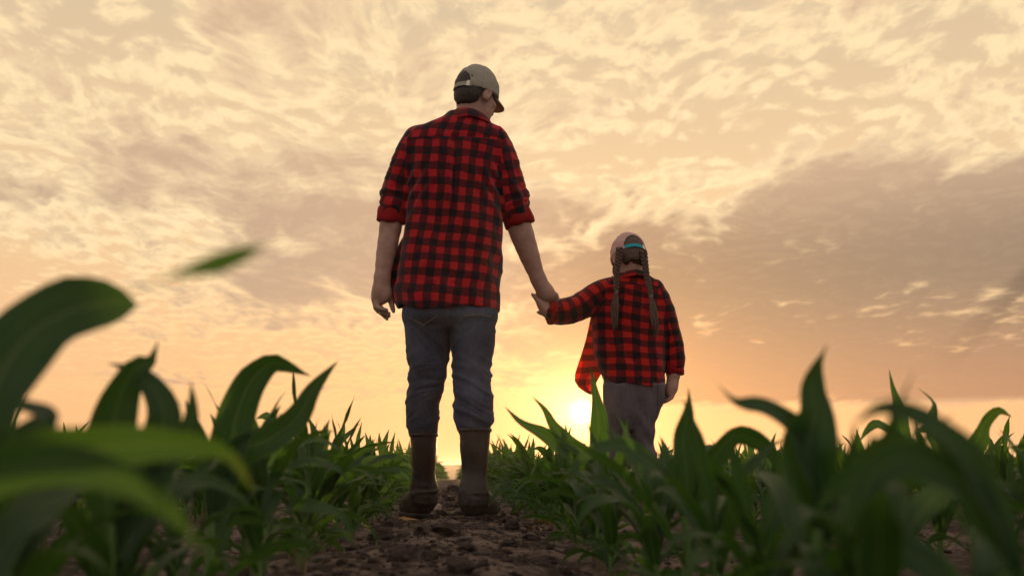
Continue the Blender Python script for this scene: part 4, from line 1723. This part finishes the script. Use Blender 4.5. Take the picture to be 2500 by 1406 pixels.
        for (xa, za), (xb, zb) in zip(line[:-1], line[1:]):
            for t in np.linspace(0, 1, 9)[:-1]:
                pts.append((x0 + xa + (xb - xa) * t, za + (zb - za) * t + .006))
        P = []
        for x, z in pts:
            k = np.argmin((V[:, 0] - x) ** 2 + (V[:, 2] - z) ** 2 + np.where(V[:, 1] < YT - .02, 0, 1))
            P.append([x, V[k, 1] - .0052, z])
        tv, tq = bent_tube(P, .0016, 5)
        part('stitching', tv, tq, 'stitch', po, base)
    pocket(1033, .064, 748, 784, 804)
    pocket(1168, .060, 748, 786, 782)

    # boots
    def boot(rows, heel, toe, Yf, lab):
        z0 = .0
        B = Field([min(heel[0], toe[0]) - .10, heel[1] - .12, -.02], [max(heel[0], toe[0]) + .10, toe[1] + .10, W(1000, 1030, rows[0][3])[2] + .05], .0045)
        rws = rows_px(rows)
        B.loft(rws, .02, 2.1)
        ank = np.array([rws[-1][1], rws[-1][2], .085])
        d = toe - heel
        B.tube([heel + [0, 0, .050], heel + d * .35 + [0, 0, .056], heel + d * .72 + [0, 0, .046], toe + [0, 0, .042]], [.040, .042, .043, .036], .030)
        B.tube([ank + [0, 0, .02], heel + d * .45 + [0, 0, .065]], [.044, .040], .06)
        X, Y, Z = B.coords()
        top = max(r[0] for r in rws)
        f0 = B.f.copy()
        # hollow the shaft
        fi = loft_fn(rws)
        cx, cy, a, b = fi(Z.ravel())
        inner = (np.sqrt(((X - cx) / (a - .006)) ** 2 + ((Y - cy) / (b - .006)) ** 2) - 1) * .05
        inner = np.maximum(inner, (top - .10) - Z)
        B.f = np.maximum(np.maximum(f0, .006 - Z), -inner).astype(np.float32)
        V, Q = B.surface()
        V = relax(V, Q, 2, .4)
        n = vnormals(V, Q)
        h = V[:, 2]
        d_ = -.0030 * np.abs(np.sin(h * 250)) * ((h > top - .055) & (h < top - .012)) * np.clip(np.abs(n[:, 0]) * 1.6 - .5, 0, 1)
        d_ += .0030 * crease(np.stack([V[:, 0] * 9, V[:, 1] * 9, h * 42], 1), 4) * np.exp(-((h - .10) / .04) ** 2)
        d_ += .0025 * fbm(V * 14, 2, 5)
        d_ += .0035 * ((h > top - .012) & (h <= top)) 
        bo = part('boot', V + n * d_[:, None], Q, 'boot_rubber', man, base)
        # sole
        S = Field(B.lo, [B.lo[0] + .4, toe[1] + .10, .05], .004)
        S.tube([heel + [0, 0, .016], heel + d * .35 + [0, 0, .014], heel + d * .72 + [0, 0, .014], toe + [0, 0, .014]], [.0415, .040, .045, .038], .03)
        X, Y, Z = S.coords()
        S.f = np.maximum(S.f, np.maximum(-.004 - Z, Z - .018)).astype(np.float32)
        V, Q = S.surface()
        part('sole', V, Q, 'boot_rubber', bo, base)
    hl = np.array([W(1036, 1250, 4.62)[0], 4.62, 0])
    boot([(1058, 999, 1068, 4.58, .060), (1100, 1003, 1065, 4.585, .059), (1150, 1006, 1062, 4.595, .054), (1195, 1008, 1061, 4.605, .048), (1225, 1008, 1062, 4.61, .05)],
         hl, hl + [-.075, .185, 0], 4.6, '')
    hr = np.array([W(1150, 1260, 4.36)[0], 4.36, 0])
    boot([(1046, 1119, 1200, 4.37, .064), (1100, 1123, 1195, 4.37, .061), (1150, 1127, 1190, 4.37, .056), (1195, 1126, 1185, 4.365, .050), (1228, 1122, 1186, 4.36, .05)],
         hr, hr + [.085, .185, 0], 4.36, '')
    return man


# ---------------------------------------------------------------- the small person
def build_girl():
    YG = 4.56
    base = np.array([W(1545, 1230, YG)[0], YG, 0.0])
    trunk = rows_px([(664, 1520, 1572, YG - .005, .042), (672, 1506, 1586, YG, .055), (684, 1484, 1602, YG, .066), (700, 1472, 1611, YG, .075), (730, 1462, 1620, YG, .084),
                     (768, 1450, 1628, YG, .092), (820, 1450, 1630, YG, .098), (870, 1455, 1628, YG, .104), (910, 1464, 1625, YG, .108), (965, 1468, 1624, YG, .110)])
    slL = [(1487, 704, YG, .045), (1452, 722, YG - .01, .047), (1418, 748, YG - .02, .050), (1385, 760, YG - .03, .046), (1352, 765, YG - .04, .043)]
    slR = [(1596, 708, YG, .045), (1622, 760, YG, .043), (1636, 820, YG, .041), (1646, 870, YG, .037), (1648, 898, YG, .035)]
    s = 0.86
    F = Field([W(1290, 700, YG)[0], YG - .30, -.01], [W(1690, 700, YG)[0], YG + .30, 1.30], .0046)
    H = W(1536, 630, YG + .01)
    Rm = euler(R(-12), R(27), R(3))
    head_local(F, H, Rm, s)
    F.tube([W(1545, 690, YG), W(1543, 648, YG - .01)], [.045, .041], .025)
    F.loft([(z, cx, cy, a * .80, b * .80) for z, cx, cy, a, b in trunk], .03)
    F.tube(*tube_px([(1487, 704, YG, .030), (1418, 748, YG - .02, .034), (1352, 766, YG - .04, .027), (1340, 762, YG - .045, .024), (1333, 753, YG - .048, .0235)]), .015)
    F.tube(*tube_px([(1596, 708, YG, .032), (1634, 820, YG, .030), (1645, 910, YG, .025), (1642, 930, YG, .023)]), .015)
    # hand in the other's hand
    ym = YG - .05
    F.tube(*tube_px([(1333, 753, ym, .0235), (1326, 744, ym, .0235), (1322, 736, ym + .004, .019)]), .010)
    F.tube(*tube_px([(1325, 748, ym - .004, .015), (1316, 738, ym - .008, .0105), (1307, 726, ym - .008, .0085), (1299, 718, ym - .006, .0062)]), .008)
    for i in range(4):
        dd = .012 * i
        F.tube([W(1324 + 2 * i, 738 + 3 * i, ym - .010 + dd), W(1330 + 3 * i, 726 + 3 * i, ym + .012 + dd), W(1340 + 3 * i, 726 + 3 * i, ym + .030 + dd * .6), W(1346 + 3 * i, 735 + 3 * i, ym + .030 + dd * .6)],
               [.0085, .0078, .0070, .0058], .005)
    # free hand
    F.tube(*tube_px([(1642, 930, YG, .023), (1640, 946, YG - .004, .0245), (1636, 958, YG - .006, .0200)]), .010)
    for (ax, ay, bx, by, cx, cy, dd) in ((1645, 954, 1640, 970, 1628, 978, -.016), (1641, 958, 1634, 974, 1621, 982, -.004), (1637, 960, 1630, 975, 1617, 984, .008), (1633, 958, 1626, 972, 1614, 979, .018)):
        F.tube([W(ax, ay, YG + dd), W(bx, by, YG + dd - .004), W(cx, cy, YG + dd - .006)], [.0088, .0082, .0062], .005)
    F.tube([W(1633, 938, YG + .012), W(1625, 952, YG + .016), W(1622, 965, YG + .014)], [.011, .009, .0068], .006)
    legs = ([(1510, 985, YG, .045), (1508, 1080, YG + .02, .034), (1508, 1160, YG + .03, .030), (1508, 1222, YG + .05, .026)],
            [(1576, 985, YG, .045), (1572, 1080, YG - .02, .034), (1578, 1150, YG - .03, .030), (1584, 1212, YG - .03, .026)])
    for l in legs:
        F.tube(*tube_px(l), .03)
    V, Q = F.surface()
    V = relax(V, Q, 2, .4)
    girl = link('person', mesh_data('person', V - base, Q, M['skin_girl']))
    girl.location = base
    tag(girl, 'small person with two braids, pink cap and red checked shirt, holding the tall person\'s hand', 'person')

    hair = build_hair(H, Rm, s, -.074, 'hair_brown', girl, base, .007)
    build_cap(H + Rm @ np.array([0, 0, .010]), Rm, s * 1.0, girl, base, 'cap_pink', 'brim_navy', 'strap_teal', .054, .064)

    def plait(top, mid, tie, end, wob):
        b = braid([W(*top), W(*mid), W(*tie)], .0100, .0070, 8, 'braid', 'hair_brown', girl, base)
        t = W(*tie)
        e = W(*end)
        tv, tq = bent_tube([t + (e - t) * q for q in (-.02, .0, .05)], .0085, 8)
        part('hair_tie', tv, tq, 'stitch', b, base)
        # loose end: a brush of locks
        VS, QS, n0 = [], [], 0
        rr = np.random.default_rng(wob)
        for k in range(26):
            a = rr.uniform(0, 6.28)
            q = rr.uniform(0, 1) ** .5
            off = np.array([math.cos(a) * q * .017, math.sin(a) * q * .010, 0])
            L = rr.uniform(.80, 1.06)
            pts = [t + (e - t) * u * L + off * (math.sin(min(u * 1.25, 1) * math.pi * .62)) * (1.15 - .25 * u) + rr.normal(0, .0012, 3) for u in np.linspace(0.02, 1, 8)]
            v, qd = bent_tube(pts, np.interp(np.linspace(0, 1, 8), [0, .2, .7, 1], [.0032, .0045, .0035, .0006]), 5)
            VS.append(v)
            QS.append(qd + n0)
            n0 += len(v)
        part('loose_end', np.concatenate(VS), np.concatenate(QS), 'hair_brown', b, base)
    plait((1513, 606, YG - .080), (1506, 660, YG - .098), (1505, 712, YG - .112), (1501, 802, YG - .130), 1)
    plait((1571, 612, YG - .075), (1578, 668, YG - .088), (1589, 722, YG - .105), (1604, 818, YG - .128), 2)

    # shirt
    F = Field([W(1330, 700, YG)[0], YG - .17, W(1500, 985, YG)[2]], [W(1690, 700, YG)[0], YG + .17, W(1500, 640, YG)[2]], .0048)
    F.loft(trunk, .02, 2.2)
    tl, rl = tube_px(slL)
    F.tube(tl, rl, .025)
    tr, rr = tube_px(slR)
    F.tube(tr, rr, .022)
    X, Y, Z = F.coords()
    px2x = lambda px, py: W(px, py, YG)[0]
    hx = np.array([px2x(q, 940) for q in (1440, 1460, 1480, 1500, 1540, 1580, 1610, 1628)])
    hz = np.array([W(1500, q, YG)[2] for q in (905, 912, 926, 938, 945, 949, 942, 928)])
    hem = np.interp(X.ravel(), hx, hz).reshape(X.shape) + 0 * Y
    f0 = F.f.copy()
    cav = np.maximum(f0 + .009, Z - (hem + .10))
    sl = np.minimum.reduce([np.zeros_like(f0) + 1])
    armz = (Z < W(1500, 880, YG)[2]) & (X > px2x(1634, 900))
    F.f = np.where(armz & (f0 < .02), f0, np.maximum(np.maximum(f0, hem - Z), -cav)).astype(np.float32)
    V, Q = F.surface()
    V = relax(V, Q, 2, .4)
    n = vnormals(V, Q)
    uv, which = shirt_uv(V, Q, trunk, [(tl, rl), (tr, rr)], (.011, .020), 1.0, .07, .04, W(1545, 702, YG)[2])
    c0 = W(1545, 800, YG)
    down = np.clip((c0[2] + .12 - V[:, 2]) / .35, 0, 1)
    d = (.004 + .009 * down) * fbm(V * np.array([13, 10, 2.2]) + [0, 0, 3], 2, 12) + .0035 * fbm(V * np.array([18, 14, 10]), 2, 5)
    ph = (V[:, 0] - c0[0]) * 55 + (V[:, 2] - c0[2]) * 22 + 2.5 * fbm(V * 5, 2, 6)
    d += .005 * np.sin(ph) * np.clip((c0[2] - V[:, 2]) / .2 + .1, 0, 1)
    q = np.stack([V[:, 0] * 10 + V[:, 2] * 3, V[:, 1] * 6, V[:, 2] * 3], 1)
    d += .006 * crease(q, 71) * (.3 + .7 * down)
    d = np.where(which > 0, 0, d)
    d = d + sleeve_folds(V, n, tl, rl, which == 1, .0065, 3, .15) + sleeve_folds(V, n, tr, rr, which == 2, .0055, 8, .25)
    V = V + n * d[:, None]
    V = relax(V, Q, 1, .35)
    shirt = part('shirt', V, Q, 'girl_plaid', girl, base, uv=uv)
    build_cuff(W(1372, 763, YG - .034), W(1339, 764, YG - .044), .042, .043, 'cuff_red', shirt, base, 2, .003)
    build_cuff(W(1646, 882, YG), W(1648, 915, YG), .035, .034, 'cuff_red', shirt, base, 3, .002)
    top, bot = [], []
    nA = W(1545, 668, YG - .005)
    for i in range(27):
        th = (i / 26 * 2 - 1) * 2.3
        ct, st = math.cos(th), math.sin(th)
        top.append(nA + np.array([.050 * st, -.052 * ct + .006, .012 - .014 * (1 - ct)]))
        bot.append(nA + np.array([.080 * st, -.080 * ct + .002, -.020 - .012 * (1 - ct) - .008 * abs(st)]))
    build_collar(top, bot, 'girl_plaid', shirt, base, .035)
    # open front panel blown out to the side, thin enough for the low sun to shine through
    outl = [(770, 1443, 1475), (800, 1437, 1474), (830, 1430, 1473), (860, 1421, 1472), (890, 1411, 1471), (912, 1404, 1468), (930, 1403, 1458), (945, 1412, 1451), (957, 1428, 1449), (963, 1440, 1447)]
    nu = 14
    P, UV = [], []
    for i, (py, l, r_) in enumerate(outl):
        for j in range(nu):
            t = j / (nu - 1)
            y = YG + .02 + .115 * math.sin(t * 1.45) * 0 + .10 * (1 - t) * (0.4 + 0.6 * i / len(outl)) - .015 * math.sin(t * 9 + i * .3) * (i / len(outl))
            q = W(l + (r_ - l) * t, py, y)
            P.append(q)
            UV.append((q[0] * .8 + q[1] * .9, q[2] + .02))
    m = len(outl)
    Q = np.array([(i * nu + j, i * nu + j + 1, (i + 1) * nu + j + 1, (i + 1) * nu + j) for i in range(m - 1) for j in range(nu - 1)])
    UV = np.array(UV)
    part('front_panel', np.array(P), Q, 'girl_plaid_thin', shirt, base, uv=UV[Q.ravel()])

    # trousers
    F = Field([W(1440, 900, YG)[0], YG - .2, W(1500, 1150, YG)[2]], [W(1660, 900, YG)[0], YG + .2, W(1500, 880, YG)[2]], .005)
    F.loft(rows_px([(890, 1476, 1618, YG, .095), (940, 1474, 1621, YG, .100), (985, 1476, 1614, YG, .096), (1020, 1479, 1604, YG, .085), (1050, 1484, 1594, YG, .06)]), .02, 2.3)
    F.loft(rows_px([(940, 1474, 1548, YG, .098), (1000, 1476, 1545, YG, .085), (1050, 1478, 1540, YG + .015, .070), (1100, 1482, 1535, YG + .02, .058), (1135, 1484, 1532, YG + .025, .05)]), .012, 2.2)
    F.loft(rows_px([(940, 1545, 1621, YG, .098), (985, 1543, 1613, YG, .085), (1040, 1542, 1598, YG - .012, .070), (1100, 1545, 1600, YG - .02, .058), (1135, 1552, 1604, YG - .025, .05)]), .012, 2.2)
    V, Q = F.surface()
    V = relax(V, Q, 2, .4)
    n = vnormals(V, Q)
    d = .004 * fbm(V * np.array([10, 10, 6]), 3, 3) + .0045 * np.sin(V[:, 2] * 70 + V[:, 0] * 60 + 3 * fbm(V * 7, 2, 8)) * np.clip((W(1500, 1000, YG)[2] - V[:, 2]) / .1, 0, 1)
    V = V + n * d[:, None]
    tro = part('trousers', V, Q, 'girl_jeans', girl, base)
    x0 = W(1607, 985, YG)[0]
    v, q = face_patch(V, Q, lambda c: (np.abs(c[:, 0] - x0) < .018) & (c[:, 2] < W(1500, 940, YG)[2]) & (c[:, 2] > W(1500, 992, YG)[2]) & (c[:, 1] < YG), .003)
    part('pocket', v, q, 'girl_jeans', tro, base)
    for (cxp, hy, toe) in ((1508, YG + .04, (-.02, .13, 0)), (1580, YG - .03, (.02, .13, 0))):
        h = np.array([W(cxp, 1220, hy)[0], hy, 0.0])
        d = np.array(toe)
        B = Field(h - [.1, .1, .01], h + [.1, .24, .32], .0045)
        B.tube([h + [0, 0, .27], h + [0, 0, .16], h + [0, 0, .06]], [.047, .042, .036], .02)
        B.tube([h + [0, 0, .036], h + d * .5 + [0, 0, .038], h + d + [0, 0, .034]], [.034, .036, .032], .03)
        X, Y, Z = B.coords()
        B.f = np.maximum(np.maximum(B.f, .003 - Z), -np.maximum(np.hypot(X - h[0], Y - h[1]) - .040, h[2] + .2 - Z)).astype(np.float32)
        B.f = np.maximum(B.f, Z - .275).astype(np.float32)
        V, Q = B.surface()
        V = relax(V, Q, 2, .4)
        bo = part('boot', V, Q, 'boot_purple', girl, base)
        S = Field(h - [.1, .1, .01], h + [.1, .24, .04], .004)
        S.tube([h + [0, 0, .012], h + d * .5 + [0, 0, .012], h + d + [0, 0, .012]], [.037, .038, .035], .02)
        X, Y, Z = S.coords()
        S.f = np.maximum(S.f, np.maximum(-.003 - Z, Z - .014)).astype(np.float32)
        V, Q = S.surface()
        part('sole', V, Q, 'boot_rubber', bo, base)
    return girl


build_man()
build_girl()


# ---------------------------------------------------------------- withered leaves on the soil
def build_dry_leaves():
    r = np.random.default_rng(9)
    spots = [(0.27, 3.75, 'orange withered leaf lying on the soil at the right edge of the path'),
             (0.215, 3.35, 'narrow withered leaf curled on the soil beside the right-hand maize row'),
             (-0.265, 4.15, 'rust-coloured withered leaf lying at the foot of the left-hand maize row'),
             (-0.235, 3.2, 'pale withered leaf lying on the path near the left-hand maize row')]
    for x, y, lab in spots:
        v, q, u = gen_leaf(r, np.array([0, 0, .010]), r.uniform(0, 6.28), r.uniform(.10, .15), .020, .25, .5, r.normal(0, 1.2), 12, 4, r.normal(0, 1.0), .6)
        o = link('withered_leaf', mesh_data('withered_leaf', v, q, M['dry_leaf'], uv=u))
        o.location = (x, y, float(ground_z(np.array([x]), np.array([y]))[0]))
        tag(o, lab, 'leaf', 'withered leaves on the soil')


build_dry_leaves()


# ---------------------------------------------------------------- evening haze over the field
def build_haze():
    x0, x1, y0, y1, z0, z1 = -4200, 4200, -40, 6100, -70, 2.25
    V = [(x, y, z) for x in (x0, x1) for y in (y0, y1) for z in (z0, z1)]
    Q = [(0, 1, 3, 2), (4, 6, 7, 5), (0, 4, 5, 1), (2, 3, 7, 6), (0, 2, 6, 4), (1, 5, 7, 3)]
    m = bpy.data.materials.new('haze')
    m.use_nodes = True
    t = NT(m.node_tree)
    out = t.node('ShaderNodeOutputMaterial')
    v = t.node('ShaderNodeVolumePrincipled')
    v.inputs['Color'].default_value = (1.0, 0.93, 0.86, 1)
    v.inputs['Density'].default_value = 0.00042
    v.inputs['Anisotropy'].default_value = 0.72
    t.l.new(v.outputs[0], out.inputs['Volume'])
    tag(link('haze', mesh_data('haze', V, Q, m, smooth=False)), kind='stuff')


build_haze()
